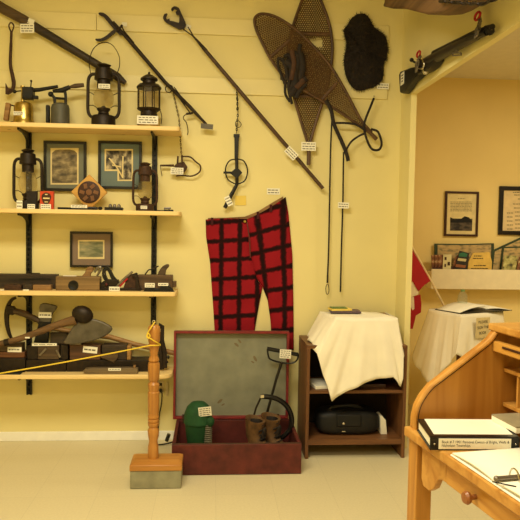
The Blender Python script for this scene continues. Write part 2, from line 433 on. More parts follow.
# ------------------------------------------------------------------ shelving
SD = .26                                                 # shelf depth
SH = []
TH = .026
for i, (yf, xr, lab) in enumerate(((123.5, 181, 'top pine shelf board carrying the blowtorches and two tall lanterns'),
                              (209.5, 181, 'second pine shelf board with the framed diamond plaque and small lanterns'),
                              (291.5, 177, 'third pine shelf board holding the row of wooden planes'),
                              (375, 173, 'lowest pine shelf board with the axes, long round-ended'))):
    z = W(70, yf, SD).z; SH.append(z); x1 = W(xr, yf, SD*.5).x; x0 = -1.75; r = .07 if i == 3 else .02
    pts = [(x0, -.0195), (x0, -SD)] + [(x1-r+r*math.sin(t*math.pi/10), -SD+r-r*math.cos(t*math.pi/10)) for t in range(6)] + [(x1, -.0195)]
    pts = [(a, min(b, -.0195)) for a, b in pts]
    o = MB().prism([(a, b, z) for a, b in pts], (0, 0, -TH)).build('shelf', m_pine, None, bevel=.003, ang=30)
    meta(o, lab, 'shelf', 'pine shelf boards')
for k, (px, lab) in enumerate(((28.5, 'left black slotted shelf standard with brackets on the wall'), (154, 'right black slotted shelf standard with brackets, behind the turned post'))):
    xc = W(px, 230, .02).x; zt, zb = SH[0]+.02, W(px, 395, .02).z; hw = .0165
    t = thing('shelf_standard', lab, 'shelf standard', (xc, -.001, zb), 'black slotted shelf standards')
    b = MB().lohi((xc-hw, -.004, zb), (xc+hw, -.001, zt)).lohi((xc-hw, -.018, zb), (xc-.006, -.004, zt)).lohi((xc+.006, -.018, zb), (xc+hw, -.004, zt))
    z = zb+.01
    while z < zt-.02: b.lohi((xc-.0065, -.018, z), (xc+.0065, -.013, z+.014)); z += .0318
    b.build('rail', m_black, t)
    for zs in SH:
        zz = zs-TH-.0005
        pts = [(0, -.0185, zz), (0, -.23, zz), (0, -.23, zz-.012), (0, -.13, zz-.02), (0, -.07, zz-.04), (0, -.04, zz-.075), (0, -.0185, zz-.085)]
        MB().prism([(xc-.006, y, z) for _, y, z in pts], (.012, 0, 0)).build('bracket', m_black, t)

def base_at(px, d, si):                                  # a point on shelf si
    return Vector((W(px, 200 if si < 2 else 330, d).x, -d, SH[si]))

# ------------------------------------------------------------------ lanterns
def hurricane(px, d, si, k, label, bail=True, sx=1.0, tagpos=None, metal=None, e=0):
    """k = metres per drawing unit; the lantern is about 60 units tall"""
    c = base_at(px, d, si); mt = metal or m_iron
    t = thing('lantern', label, 'lantern', c, 'oil lanterns on the shelves')
    L = lambda pr: [(r*k*sx, z*k) for r, z in pr]
    P = lambda x, z, y=0: c + Vector((x*k*sx, y*k, z*k))
    MB().lathe(c, L([(11.6, 0), (12.2, .6), (12.2, 5+e), (11, 7.2+e), (6, 7.8+e), (0, 7.8+e)]), 24).build('fuel_tank', mt, t)
    MB().lathe(c, L([(5, 7.8+e), (5.8, 9+e), (5.2, 11+e), (7, 13.5+e), (7, 14.4+e), (4, 14.6+e), (1, 17+e), (0, 17+e)]), 18).build('burner', mt, t)
    MB().lathe(c, L([(6.4, 14.6+e), (9, 18+e), (10.4, 24+e*.7), (10, 30+e*.5), (8, 36), (6.2, 38.5)]), 22).build('globe', m_globe, t)
    MB().lathe(c, L([(6.6, 37.6), (6.6, 45), (9.4, 45.6), (9.4, 47), (8.2, 56), (5.2, 57.2), (6.8, 58.8), (7.6, 59.6), (3, 61.2), (0, 61.4)]), 22).build('hood', mt, t)
    for sg in (-1, 1):
        MB().tube([P(sg*8.2, 51), P(sg*12.5, 50.2), P(sg*15.4, 45), P(sg*15.8, 30), P(sg*15.8, 13+e), P(sg*14, 7.6+e), P(sg*10.6, 5.4+e)], 1.55*k, seg=10, sub=5).build('side_tube', mt, t)
        MB().tube([P(sg*15, 17+e), P(sg*10.4, 17+e), P(sg*7, 15+e)], .42*k, sub=4, seg=6).build('globe_guard', mt, t)
        MB().tube([P(sg*15, 34), P(sg*9.6, 31.4)], .4*k, seg=6).build('globe_guard', mt, t)
    if bail:
        MB().tube([P(-13, 50.5), P(-14.5, 62), P(-11, 74), P(-2, 81), P(8, 79.5), P(15, 70), P(16, 60), P(13, 50.5)], .42*k, sub=6, seg=6).build('bail_handle', mt, t)
    if tagpos:
        x, z, wd, ht, yy = tagpos; q = P(x, z, yy)
        o = MB().box(q, (wd*k, .0015, ht*k)).build('label_tag', m_card, t, smooth=False); scribble(o, q, wd*k, ht*k, Matrix.Identity(3), 2)
    return t
hurricane(103.2, .13, 0, .0063, 'tall dark hurricane lantern with wire bail on the top shelf', True, .94, (2, 38, 11, 4.4, -8), None, 4)
hurricane(28, .11, 1, .006, 'dark hurricane lantern at the left end of the second shelf', False, .88, None, None, 1.5)
hurricane(145, .13, 1, .0049, 'small brown hurricane lantern in front of the right shelf standard', False, .93, (0, 4.6, 8, 4, -12.6), m_rust, 2)

# eight sided lantern
c = base_at(148.2, .13, 0); k = .0063
t = thing('lantern', 'short eight-sided glazed lantern at the right of the top shelf', 'lantern', c, 'oil lanterns on the shelves')
L = lambda pr: [(r*k, z*k) for r, z in pr]
MB().lathe(c, L([(10.8, 0), (11.2, .5), (11, 9.6), (9, 11.4), (0, 11.4)]), 24).build('fuel_tank', m_brass, t)
MB().lathe(c, L([(9, 11.4), (8.2, 13), (7.8, 16.5), (11, 18.4), (11.6, 19.4), (0, 19.4)]), 20).build('burner', m_iron, t)
MB().lathe(c, L([(10.6, 19.4), (10.8, 39)]), 8, RZ(22.5)).build('glass_panes', m_globe, t, smooth=False)
b = MB()
for i in range(8):
    a = R(22.5+45*i); b.tube([c+Vector((10.9*k*math.cos(a), 10.9*k*math.sin(a), z*k)) for z in (19.2, 39.2)], .55*k, seg=6)
b.build('glazing_bar', m_iron, t)
MB().lathe(c, L([(11.8, 38.6), (12, 40), (9.6, 42.6), (6.4, 43.4), (6.2, 46.4), (8.4, 46.8), (8.2, 48.4), (4, 51.4), (1.2, 52.6), (1, 54.6), (0, 55)]), 20).build('roof', m_iron, t)
MB().tube([c+Vector((11*k, 0, 18*k)), c+Vector((12.6*k, -.01, 12*k)), c+Vector((12*k, -.01, 5*k))], .4*k, sub=4).build('catch_wire', m_iron, t)
q = c+Vector((0, -11.4*k, 6.8*k)); o = MB().box(q, (20*k, .0015, 8*k)).build('label_tag', m_card, t, smooth=False); scribble(o, q, 20*k, 8*k, Matrix.Identity(3), 3)

# blowtorches
def torch(px, d, label, brass):
    c = base_at(px, d, 0); k = .0063; mt = m_brass if brass else m_grey
    t = thing('blowtorch', label, 'blowtorch', c, 'blowtorches on the top shelf')
    P = lambda x, z, y=0: c + Vector((x*k, y*k, z*k))
    L = lambda pr: [(r*k, z*k) for r, z in pr]
    if brass:
        MB().lathe(c, L([(11, 0), (11, 1), (9.6, 4), (9, 7), (8.8, 18), (7.4, 21), (4, 22.4), (0, 22.8)]), 24).build('tank', mt, t)
        MB().lathe(P(-1, 21.5), L([(1.6, 0), (1.4, 14), (2.2, 14.4), (2.2, 16), (0, 16.4)]), 12).build('pump', mt, t)
        MB().box(P(4, 26), (9*k, 8*k, 2.6*k)).box(P(4.6, 31), (10*k, 9*k, 10*k)).box(P(10, 27), (7*k, 4*k, 3*k)).build('burner_block', m_black, t, bevel=.003)
        MB().tube([P(6, 33.5), P(14, 34.2), P(32, 38)], [2*k, 1.9*k, 1.5*k], seg=12).build('burner_tube', m_black, t)
        MB().tube([P(6.5, 36), P(7, 42)], .6*k).ball(P(7, 42.4), 1.1*k).tube([P(-8, 32), P(-1, 33)], .7*k).ball(P(-8.6, 32), 1.8*k).build('valve', m_black, t)
        MB().tube([P(-8, 18), P(-13, 19.5)], .6*k).tube([P(-8, 4), P(-13, 2.5)], .6*k).build('handle_bracket', m_iron, t)
        MB().box(P(-15.4, 12.5), (4.6*k, 5*k, 17*k), RY(8)).build('handle', m_handw, t, bevel=.006)
        q = P(-2.5, 10, -8.8); o = MB().box(q, (9*k, .0015, 3.6*k)).build('label_tag', m_card, t, smooth=False); scribble(o, q, 9*k, 3.6*k, Matrix.Identity(3), 2)
    else:
        MB().lathe(c, L([(9.6, 0), (9.4, 1.2), (8.6, 2), (8.6, 17), (7.8, 20.4), (5, 22), (0, 22.4)]), 24).build('tank', mt, t)
        MB().box(P(-11.6, 11.5), (3.4*k, 5*k, 17*k)).build('handle', m_black, t, bevel=.006)
        MB().tube([P(-5, 21), P(-5.5, 27), P(-8, 30)], 1.5*k).ball(P(-9, 30.5), (2.6*k,)*3).tube([P(5, 21), P(5, 29), P(4, 36)], 1.4*k).tube([P(-6, 27), P(5, 26.5)], 1.2*k).build('burner_block', m_black, t)
        MB().tube([P(-7, 33.4), P(2, 34.6), P(9, 38)], [1.5*k, 2.6*k, 2*k], seg=12).build('burner_tube', m_black, t)
        MB().tube([P(8, 37.6), P(14, 39), P(22, 40.2)], [1*k, 2.3*k, 1.9*k], seg=12).build('control_handle', m_brownw, t)
    return t
torch(24, .13, 'polished brass blowtorch with wooden handle on the top shelf', True)
torch(60.3, .13, 'grey painted blowtorch beside the brass one', False)

# ------------------------------------------------------------------ wall tools, left
t = thing('cant_hook', 'long dark timber pole with hanging iron hook, slanting above the blowtorches', 'cant hook', W(62, 45, .02))
pl = [(-14, -4, .045), (0, 7, .045), (24, 20, .045), (32, 25, .045), (80, 54, .045), (118, 77, .045), (125.5, 83, .045)]
MB().tpx(pl[:4], [.033, .032, .03, .028], seg=14).build('butt_end', m_brownw, t)
MB().tpx(pl[3:], [.028, .024, .025, .013], seg=14).build('pole', m_darkw, t)
b = MB().tpx([(11, 22.5, .07), (9, 25, .07), (9.4, 28, .07), (11.5, 32, .07), (13.4, 28, .07), (13.6, 25, .07)], .0045, closed=True, sub=4)
b.tpx([(11.4, 31, .07), (11, 44, .07)], .008).tpx([(11, 43, .07), (10.4, 64, .07), (12.6, 76, .07), (13.8, 84, .07), (12, 90.5, .07), (8, 92.5, .07)], [.009, .01, .012, .012, .011, .007], sub=4, seg=8)
b.ppx([(5.4, 83), (8, 88), (12.5, 88.5), (12, 92), (8, 94.4), (5.4, 94)], .065, .076)
b.build('hook', m_rust, t)
MB().tpx([(18, 12.5, .045), (18, 16, .045)], .006).build('pin', m_rust, t)
card(t, 27.2, 28.4, 13, 8.6, .078, -2, 3)
card(None, 31, 21.5, 6, 5, .0725, 20, 0, label='scrap of clear tape holding the card on the dark pole', name='tape_scrap', cat='tape')

# skidding tongs with rod brace
t = thing('tongs', 'slender black hooked iron tool slanting down to the right of the lanterns', 'tongs', W(150, 70, .02))
MB().ppx(s2([(98.8, 12.6), (103, 12.6), (108, 16), (113, 22), (119, 29), (123, 34), (119.5, 34.6), (113, 28), (107, 21), (103, 16.4), (99, 14.6)], 2), .035, .05).build('upper_jaw', m_iron, t)
MB().ppx(s2([(95.6, 38.6), (101, 38.4), (107, 35), (113.5, 29.6), (116, 31), (112, 35), (106, 39.4), (100, 41.2), (96, 40.4)], 2), .03, .042).build('lower_jaw', m_iron, t)
MB().tpx([(113, 22, .052), (135, 47, .052), (165, 82, .052), (190, 107, .052), (206.5, 124.5, .052)], [.009, .0125, .011, .0115, .008], seg=12).build('shaft', m_iron, t)
MB().tpx([(121, 25, .06), (124, 31, .06), (134, 43, .06)], .004).tpx([(117, 31, .06), (122.5, 25, .06)], .007).build('catch', m_iron, t)
MB().tpx([(172.5, 89, .06), (170, 92.3, .06), (166.4, 91.4, .06), (165.6, 87.6, .06), (168.6, 85, .06), (172, 86, .06)], .0032, closed=True, sub=4).tpx([(172, 88, .062), (188, 110, .062), (191, 114.5, .062)], .0035).tpx([(174, 87, .062), (191, 110, .062)], .0035).build('brace_rod', m_iron, t)
MB().tpx([(191, 113.5, .06), (185, 115, .06), (183.5, 118.5, .06), (186.5, 123, .06), (188, 131, .06), (187.4, 135, .06)], .0028, sub=4).tpx([(186, 114, .062), (193, 113, .062)], .007).build('wire_hook', m_iron, t)
card(t, 207, 126.4, 12, 5, .066, 4, 2, mat=m_greyst)
card(None, 124.5, 24.4, 5, 4, .0195, 0, 0, label='small scrap of clear tape on the upper board beside the hooked tool', name='tape_scrap', cat='tape')

# pike pole with heart-shaped gripper
t = thing('pulp_hook_pole', 'long pole with heart-shaped double hook jaw slanting across the wall', 'pole', W(240, 95, .02))
MB().ppx(s2([(171, 9), (174, 6.2), (178.6, 7.6), (181, 12.5), (185.4, 22), (185.6, 26), (182, 29), (178, 28), (179.2, 21), (179, 15), (176.6, 14.4), (175.6, 11.6), (177.4, 10.4), (174.4, 8.6), (172.6, 10.6)], 2), .03, .045).build('hook_jaw', m_iron, t)
MB().ppx(s2([(167.4, 13.4), (164.4, 14), (163, 18), (166, 22), (172, 25.4), (179, 29), (182, 28.6), (181.6, 24), (178, 22.6), (172.4, 21), (169.8, 20.6), (169.4, 18.4), (167.4, 19.4), (166, 17.4), (166.6, 15.4)], 2), .032, .047).build('hook_jaw', m_iron, t)
MB().tpx([(183, 29, .05), (193, 36, .05)], .004).tpx([(188, 27, .05), (194, 37, .05)], .004).tpx([(192, 35, .05), (198, 41.5, .05), (206, 51, .05)], [.005, .008, .013], seg=12).build('ferrule', m_iron, t)
MB().tpx([(205, 50, .05), (260, 115, .05), (323, 188.5, .05)], [.012, .0125, .0118], seg=12).build('pole', m_polew, t)
card(t, 291.4, 153.2, 13, 8, .065, 44, 3)
card(None, 188.4, 27, 5, 4.4, .0195, 20, 0, label='scrap of clear tape on the upper board next to the heart-shaped jaw', name='tape_scrap', cat='tape')

# small trap hanging on a chain
def chain(b, pts, r=.0022, link=.014):
    pts = [Vector(p) for p in pts]; 
    for a, c in zip(pts, pts[1:]):
        n = max(1, int((c-a).length/link)); 
        for i in range(n):
            p, q = a.lerp(c, (i-.15)/n), a.lerp(c, (i+1.15)/n); dr = (q-p).normalized()
            sd = dr.cross(Vector((0, 1, 0))).normalized() if i % 2 else Vector((0, 1, 0))
            m = (p+q)/2; hl = (q-p).length/2
            b.tube([m+dr*hl*math.cos(u)+sd*link*.32*math.sin(u) for u in [j*math.pi/5 for j in range(10)]], r, closed=True, seg=5)
t = thing('jump_trap', 'small rusty spring trap hanging on a thin chain right of the second shelf', 'trap', W(180, 165, .02))
b = MB(); chain(b, [W(173, 92, .035), W(179, 118, .035), W(181.5, 155, .035)], .0018, .012); b.build('chain', m_rust, t)
MB().tpx([(160, 165.5, .04), (174, 165.5, .04)], [.006, .008]).ppx([(174, 166), (177, 163), (184, 161.5), (187.5, 167), (184.5, 172), (176, 172)], .025, .045).tpx([(178, 156, .045), (177.4, 164, .045)], .006).tpx([(182, 155, .045), (182, 164, .045)], .006).build('trap_body', m_rust, t, bevel=.002)
MB().tpx([(181, 156.5, .04), (190, 157, .04), (195.5, 161.5, .04), (200.4, 166, .04), (199.4, 172, .04), (192, 176, .04), (182, 175.4, .04), (176, 176, .04)], .0048, sub=5).build('jaw', m_rust, t)
MB().tpx([(160.4, 166, .04), (162, 176, .04)], .002).build('trigger', m_rust, t)
card(t, 177, 171, 12.6, 6.6, .052, 1, 3)

# leghold trap
t = thing('leghold_trap', 'black leghold trap hanging by a chain above the plaid trousers', 'trap', W(236, 150, .02))
b = MB(); chain(b, [W(236.5, 90, .035), W(238, 112, .035), W(236.4, 133, .035)], .0022, .014); chain(b, [W(237.5, 96, .04), W(237.2, 110, .04)], .0022, .014); b.build('chain', m_black, t)
MB().tpx([(238, 120.5, .04), (235.6, 122.6, .04), (236, 126.4, .04), (239.5, 127.2, .04), (241.2, 124, .04)], .0022, closed=True, sub=4).build('chain_ring', m_black, t)
MB().ppx([(233.6, 134), (239.6, 134), (239.6, 137), (239, 137), (238, 160), (234.6, 160), (234.4, 137), (233.6, 137)], .02, .04).build('spring', m_black, t, bevel=.002)
MB().tpx([(236.4, 159, .042), (230, 160.5, .042), (226.2, 166, .042), (225.6, 173, .042), (228.4, 180, .042), (236, 184.4, .042)], .0042, sub=5).build('jaw', m_black, t)
MB().tpx([(236.4, 159, .042), (243, 160.5, .042), (246.6, 166, .042), (247.4, 173, .042), (244.4, 181, .042), (237, 184.4, .042)], .0042, sub=5).build('jaw', m_black, t)
MB().tpx([(236.6, 158, .046), (237, 184, .046)], .011, seg=8).tpx([(223.4, 172.6, .046), (236, 172.6, .046)], .0075).ppx([(230, 173), (237, 167), (242.4, 172.6), (237, 178.4)], .035, .058).build('pan', m_black, t, bevel=.002)
MB().tpx([(237, 184, .044), (234, 190, .044), (229, 199, .044)], [.01, .012, .013], flat=.6).tpx([(228.4, 200, .044), (226, 205.5, .044), (224.6, 208, .044)], .012, flat=.6).build('spring_end', m_black, t)
card(t, 228.6, 201, 5.4, 10, .056, -27+180, 3)
card(None, 240.6, 200.5, 11, 9.4, .003, -2, 0, label='pale yellow sticky note on the wall below the trap', name='sticky_note', mat=m_yel, cat='note')
card(None, 273.4, 191.4, 13, 6.4, .003, 0, 2, label='small white typed card on the wall above the plaid trousers', cat='label card')

# ------------------------------------------------------------------ plaid trousers
def lerp_path(p, t):
    ys = [q[1] for q in p]
    for a, b in zip(p, p[1:]):
        if t <= b[1]: return a[0] + (b[0]-a[0])*max(0, (t-a[1]))/(b[1]-a[1])
    return p[-1][0]
t = thing('trousers', 'red and black plaid wool trousers pinned to the wall', 'trousers', W(250, 366, .02))
def leg(side):
    bm = bmesh.new(); uvl = bm.loops.layers.uv.new('UVMap')
    if side == 0:
        ol = [(205.6, 219.6), (206, 236), (210, 262), (213, 305), (214.6, 330), (215.4, 352)]
        orr = [(247.5, 219), (249, 250), (258, 281), (262.5, 287), (259, 305), (255, 328), (253, 352)]
        top = lambda s: 219.6 - 1.0*math.sin(s*3.1) - .6*s
    else:
        ol = [(247, 219), (249, 250), (257, 279), (262.5, 287), (267.6, 300), (270.4, 320), (272, 345), (272.2, 352)]
        orr = [(285.6, 197), (288.6, 214), (292.4, 255), (293.4, 300), (293.8, 352)]
        top = lambda s: 219 - 22*s**1.15
    NU, NV = 22, 56; fr, bk, uv = [], [], {}
    for j in range(NV+1):
        v = j/NV; ra, rb = [], []
        for i in range(NU+1):
            s = i/NU; y = top(s) + v*(350-top(s))
            yy = 219 + v*(350-219)
            a = lerp_path(ol, yy); e = lerp_path(orr, yy if side == 0 else y)
            x = a + (e-a)*s
            edge = math.sqrt(max(0, 1-(2*s-1)**2))
            seam = 0 if v > .45 else (1-v/.45)
            if side == 0 and s > .5 or side == 1 and s < .5: edge = edge*(1-seam)+seam*(.92 + .08*edge)
            d = .010 + (.034-.010*v)*edge + .004*math.sin(s*7+v*9+side)*edge + .003*math.sin(v*31+s*4)*edge
            P = W(x, y, d); p1 = bm.verts.new(P); p2 = bm.verts.new((P.x, -.006, P.z))
            if side == 0: q = ((x-212.5)/18.2 + .012*(y-260)/18 - .06, (y-232.5 + .06*(x-230))/19 )
            else:
                k = .34*max(0, 1-v*.9); q = ((x-258 - .30*max(0, 285-y)*-1*.55*(1-s))/19 + .02, (y-228+k*(x-247))/19.4)
            uv[p1] = q; uv[p2] = q; ra.append(p1); rb.append(p2)
        fr.append(ra); bk.append(rb)
    F_ = []
    for j in range(NV):
        for i in range(NU):
            F_.append((fr[j][i], fr[j+1][i], fr[j+1][i+1], fr[j][i+1])); F_.append((bk[j][i], bk[j][i+1], bk[j+1][i+1], bk[j+1][i]))
        F_.append((fr[j][0], bk[j][0], bk[j+1][0], fr[j+1][0])); F_.append((fr[j][NU], fr[j+1][NU], bk[j+1][NU], bk[j][NU]))
    for i in range(NU):
        F_.append((fr[0][i], fr[0][i+1], bk[0][i+1], bk[0][i])); F_.append((fr[NV][i], bk[NV][i], bk[NV][i+1], fr[NV][i+1]))
    for f in F_:
        fc = bm.faces.new(f)
        for l in fc.loops: l[uvl].uv = uv[l.vert]
    b = MB(); b.bm.free(); b.bm = bm
    return b
leg(0).build('trouser_leg', m_plaid, t); leg(1).build('trouser_leg', m_plaid, t)
MB().lathe(W(244.8, 221.4, .05), [(.0, -.004), (.0085, -.003), (.009, .001), (.006, .004), (0, .0045)], 16, RX(90)).build('button', m_brass, t)
MB().ppx([(208, 222), (208, 218), (226, 217.6), (245, 216.6), (258, 211.4), (270, 204), (283, 196.4), (283, 201), (262, 214), (245, 221)], .002, .007).build('waistband_lining', m_handw, t)
b = MB().tpx([(247, 222, .05), (249.6, 240, .051), (250.4, 258, .05)], .0035, flat=.5); b.build('fly_seam', m_chest, t)
for x, y in ((212, 219), (258, 213), (271, 206)): MB().bpx(x-1.3, y-1.4, x+1.3, y+6, .03, .0495).build('belt_loop', M('dark_red_wool', (66, 16, 20), .9), t, bevel=.002)

# ------------------------------------------------------------------ snowshoes
def inside(p, poly):
    x, y = p; r = False; n = len(poly)
    for i in range(n):
        (x1, y1), (x2, y2) = poly[i], poly[(i+1)%n]
        if (y1 > y) != (y2 > y) and x < (x2-x1)*(y-y1)/(y2-y1)+x1: r = not r
    return r
def clip_line(poly, ang, off):
    dx, dy = math.cos(ang), math.sin(ang); nx, ny = -dy, dx; ts = []
    n = len(poly)
    for i in range(n):
        a, b = poly[i], poly[(i+1)%n]; da, db = a[0]*nx+a[1]*ny-off, b[0]*nx+b[1]*ny-off
        if (da > 0) != (db > 0):
            u = da/(da-db); p = (a[0]+(b[0]-a[0])*u, a[1]+(b[1]-a[1])*u); ts.append(p[0]*dx+p[1]*dy)
    ts.sort(); return [((nx*off+dx*a, ny*off+dy*a), (nx*off+dx*b, ny*off+dy*b)) for a, b in zip(ts[::2], ts[1::2])]
def snowshoe(outline, tail, bars, d, label, axis_deg, hole):
    pts = s2(outline, 6, False)
    t = thing('snowshoe', label, 'snowshoe', W(tail[-1][0], tail[-1][1], d), 'pair of snowshoes')
    MB().tpx([(x, y, d) for x, y in pts], .0098, seg=8).tpx([(x, y, d) for x, y in tail], [.012, .013], seg=8).build('frame', m_shoe, t)
    for a, e in bars: MB().tpx([(*a, d), (*e, d)], .012, seg=8, flat=.5).build('crossbar', m_shoe, t)
    poly = [(W(x, y, d).x, W(x, y, d).z) for x, y in pts]; b = MB(); hp = [(W(x, y, d).x, W(x, y, d).z) for x, y in hole] if hole else None
    for k, a in enumerate((axis_deg, axis_deg+60, axis_deg-60)):
        an = R(a); nx, ny = -math.sin(an), math.cos(an); os_ = [p[0]*nx+p[1]*ny for p in poly]; o = min(os_)
        while o < max(os_):
            for (x1, y1), (x2, y2) in clip_line(poly, an, o):
                L = math.hypot(x2-x1, y2-y1)
                if L < .004: continue
                segs = [(0, 1)]
                if hp:
                    segs = []; st = None; N = 40
                    for i in range(N+1):
                        u = i/N; ins = inside((x1+(x2-x1)*u, y1+(y2-y1)*u), hp)
                        if not ins and st is None: st = u
                        if (ins or i == N) and st is not None:
                            if u > st: segs.append((st, u))
                            st = None
                for u0, u1 in segs:
                    b.tube([(x1+(x2-x1)*u, -d+.0012*(k-1), y1+(y2-y1)*u) for u in (u0, u1)], .0021, seg=4)
            o += .0125
    b.build('webbing', m_gut, t, smooth=False); return t
up = snowshoe([(308.4, 145), (300, 118), (293, 92), (289, 66), (288.6, 50), (292, 30), (300, 6), (306, -8), (312, -13), (317, -9), (322, 3), (328.4, 21), (332, 40), (331.6, 62), (325.6, 92), (316, 122), (309.4, 145)],
     [(309, 143), (308.6, 165)], [((292.5, 33.5), (331, 34)), ((293.5, 96), (324.5, 96))], .034, 'upright snowshoe with its tail pointing straight down', 0, [(309, 38), (322, 38), (322, 47), (310, 47)])
card(up, 308.6, 146.4, 14.6, 8.6, .05, 0, 3)
dg = snowshoe([(370, 133), (352, 120.4), (331, 106.4), (306, 91.5), (286, 78), (272, 61), (263, 44), (256.5, 30), (254.6, 20), (258, 15), (265, 14), (277, 17.5), (295, 29), (313, 46), (331, 67), (347, 94), (361, 120), (371.6, 132.4)],
     [(370, 132.4), (376.6, 139.4)], [((270, 57.5), (289, 40.5)), ((320, 102), (337, 83))], .062, 'slanted snowshoe lying across the upright one, tail to the lower right', -37, None)
b = MB()
for pts, r in (([(284, 62), (279, 58), (278, 65), (281, 74), (285, 84)], .009), ([(284, 57), (289, 55), (291, 64), (290, 78), (288, 88)], .011), ([(292, 52), (298, 56), (297, 70), (293, 84), (290, 92)], .016),
               ([(306, 78), (300, 84), (294, 90), (291, 96)], .02), ([(288, 82), (289, 92), (292, 104)], .009), ([(281, 72), (281.5, 80)], .007), ([(300, 44), (299, 58), (302, 72)], .013), ([(293, 90), (300, 80), (304, 70)], .012), ([(286, 60), (294, 70), (296, 86)], .024), ([(300, 52), (303, 66), (300, 80)], .02), ([(282, 58), (286, 68), (288, 80)], .012), ([(296, 98), (300, 90), (306, 84)], .014), ([(287, 70), (285, 92), (290, 102)], .008)):
    b.tpx([(x, y, .082) for x, y in pts], r, sub=4, seg=8, flat=.45)
b.build('binding_straps', m_leath, dg)
b = MB()
for pts, r in (([(291.5, 50), (294, 64), (291, 80)], .014), ([(304, 80), (296, 88)], .017)): b.tpx([(x, y, .092) for x, y in pts], r, sub=4, seg=8, flat=.4)
b.build('toe_strap', m_tanl, dg)

# ------------------------------------------------------------------ fur pelt
ol = [(361, 12), (368, 15), (374, 26), (379, 30), (385, 35), (388, 47.5), (386.6, 58.5), (384, 64), (383, 78.5), (377.5, 86), (370, 89.5), (359, 92), (352, 88), (346.5, 78.5), (344, 66), (344.6, 55), (346.4, 44), (343.5, 30), (346.5, 25.6), (352, 16.5)]
cx, cy = 366, 53; ol = [(cx+(x-cx)*1.05, cy+(y-cy)*1.02) for x, y in ol]; o2 = s2(ol, 3); b = MB(); NR = 7
def pel(x, y, s):
    return W(x, y, .022 + .035*math.sqrt(max(0, 1-s*s)))
rows = []
for i in range(1, NR+1):
    s = i/NR; rows.append([b.bm.verts.new(pel(cx+(x-cx)*s*.95, cy+(y-cy)*s*.95, s)) for x, y in o2])
ct = b.bm.verts.new(pel(cx, cy, 0)); n = len(o2)
for i in range(n):
    b.bm.faces.new((ct, rows[0][i], rows[0][(i+1)%n]))
    for a, e in zip(rows, rows[1:]): b.bm.faces.new((a[i], e[i], e[(i+1)%n], a[(i+1)%n]))
bk = [b.bm.verts.new((v.co.x, -.02, v.co.z)) for v in rows[-1]]
for i in range(n): b.bm.faces.new((rows[-1][i], bk[i], bk[(i+1)%n], rows[-1][(i+1)%n]))
rnd = random.Random(3)
for _ in range(5200):
    i = rnd.randrange(n); u = rnd.random(); s = math.sqrt(rnd.random())
    x = o2[i][0]+(o2[(i+1)%n][0]-o2[i][0])*u; y = o2[i][1]+(o2[(i+1)%n][1]-o2[i][1])*u
    p = pel(cx+(x-cx)*s*.95, cy+(y-cy)*s*.95, s)
    out = Vector((x-cx, 0, -(y-cy))).normalized()*s*.9 + Vector((rnd.uniform(-.5, .5), -.7*(1.1-s), -.55+rnd.uniform(-.4, .4)))
    q = p + out.normalized()*rnd.uniform(.012, .024); sd = out.cross(Vector((rnd.random(), rnd.random(), rnd.random()))).normalized()*.0012
    b.bm.faces.new([b.bm.verts.new(v) for v in (p-sd, p+sd, q)])
meta(b.build('fur_pelt', m_fur, None, fixn=False), 'dark brown shaggy fur pelt hung on the wall boards', 'pelt')
card(None, 383, 86.2, 12, 6, .02, 0, 2, label='small white card on the lower board at the bottom right of the fur pelt', cat='label card')

# ------------------------------------------------------------------ bridle
t = thing('bridle', 'black leather bridle hanging from a nail with two long reins', 'bridle', W(350, 290, .03))
b = MB()
for pts, r in (([(326, 100), (331, 110), (334, 124), (341, 140), (346, 152), (348.4, 161)], .0125), ([(333, 123), (345, 123), (356, 124.6), (366, 131)], .007), ([(374, 98), (370, 108), (366, 118), (364, 127), (367, 140), (372, 149), (379, 149.6), (381.6, 143), (378, 132), (371, 129)], .0075), ([(345, 152), (351, 142), (359, 136), (366, 133)], .0065)):
    b.tpx([(x, y, .075) for x, y in pts], r, sub=6, seg=8, flat=.4)
b.build('headstall', m_leath, t)
MB().tpx([(332, 118, .06), (330.6, 150, .05), (329.6, 200, .035), (328.6, 250, .03), (327.6, 276, .03)], .0075, sub=6, flat=.35, nrm=(.6, -.8, 0)).build('rein', m_leath, t)
MB().tpx([(343.6, 152, .06), (343.2, 180, .05), (342.8, 205, .04), (341.4, 250, .035), (340.4, 292, .035)], .007, sub=6, flat=.35, nrm=(.5, -.85, 0)).build('rein', m_leath, t)
MB().tpx([(327.6, 275, .03), (327.4, 283, .03)], .006).tpx([(327.4, 284, .03), (325.8, 288, .03), (326.6, 294, .03), (328.6, 293, .03), (328.8, 287, .03)], .0022, sub=4, closed=True).build('snap_hook', m_iron, t)
card(t, 343.4, 205.4, 11, 6, .05, 2, 2)
MB().tube([W(374, 96.5, .004), W(374, 96, .09)], .003).build('nail', m_steel, t)
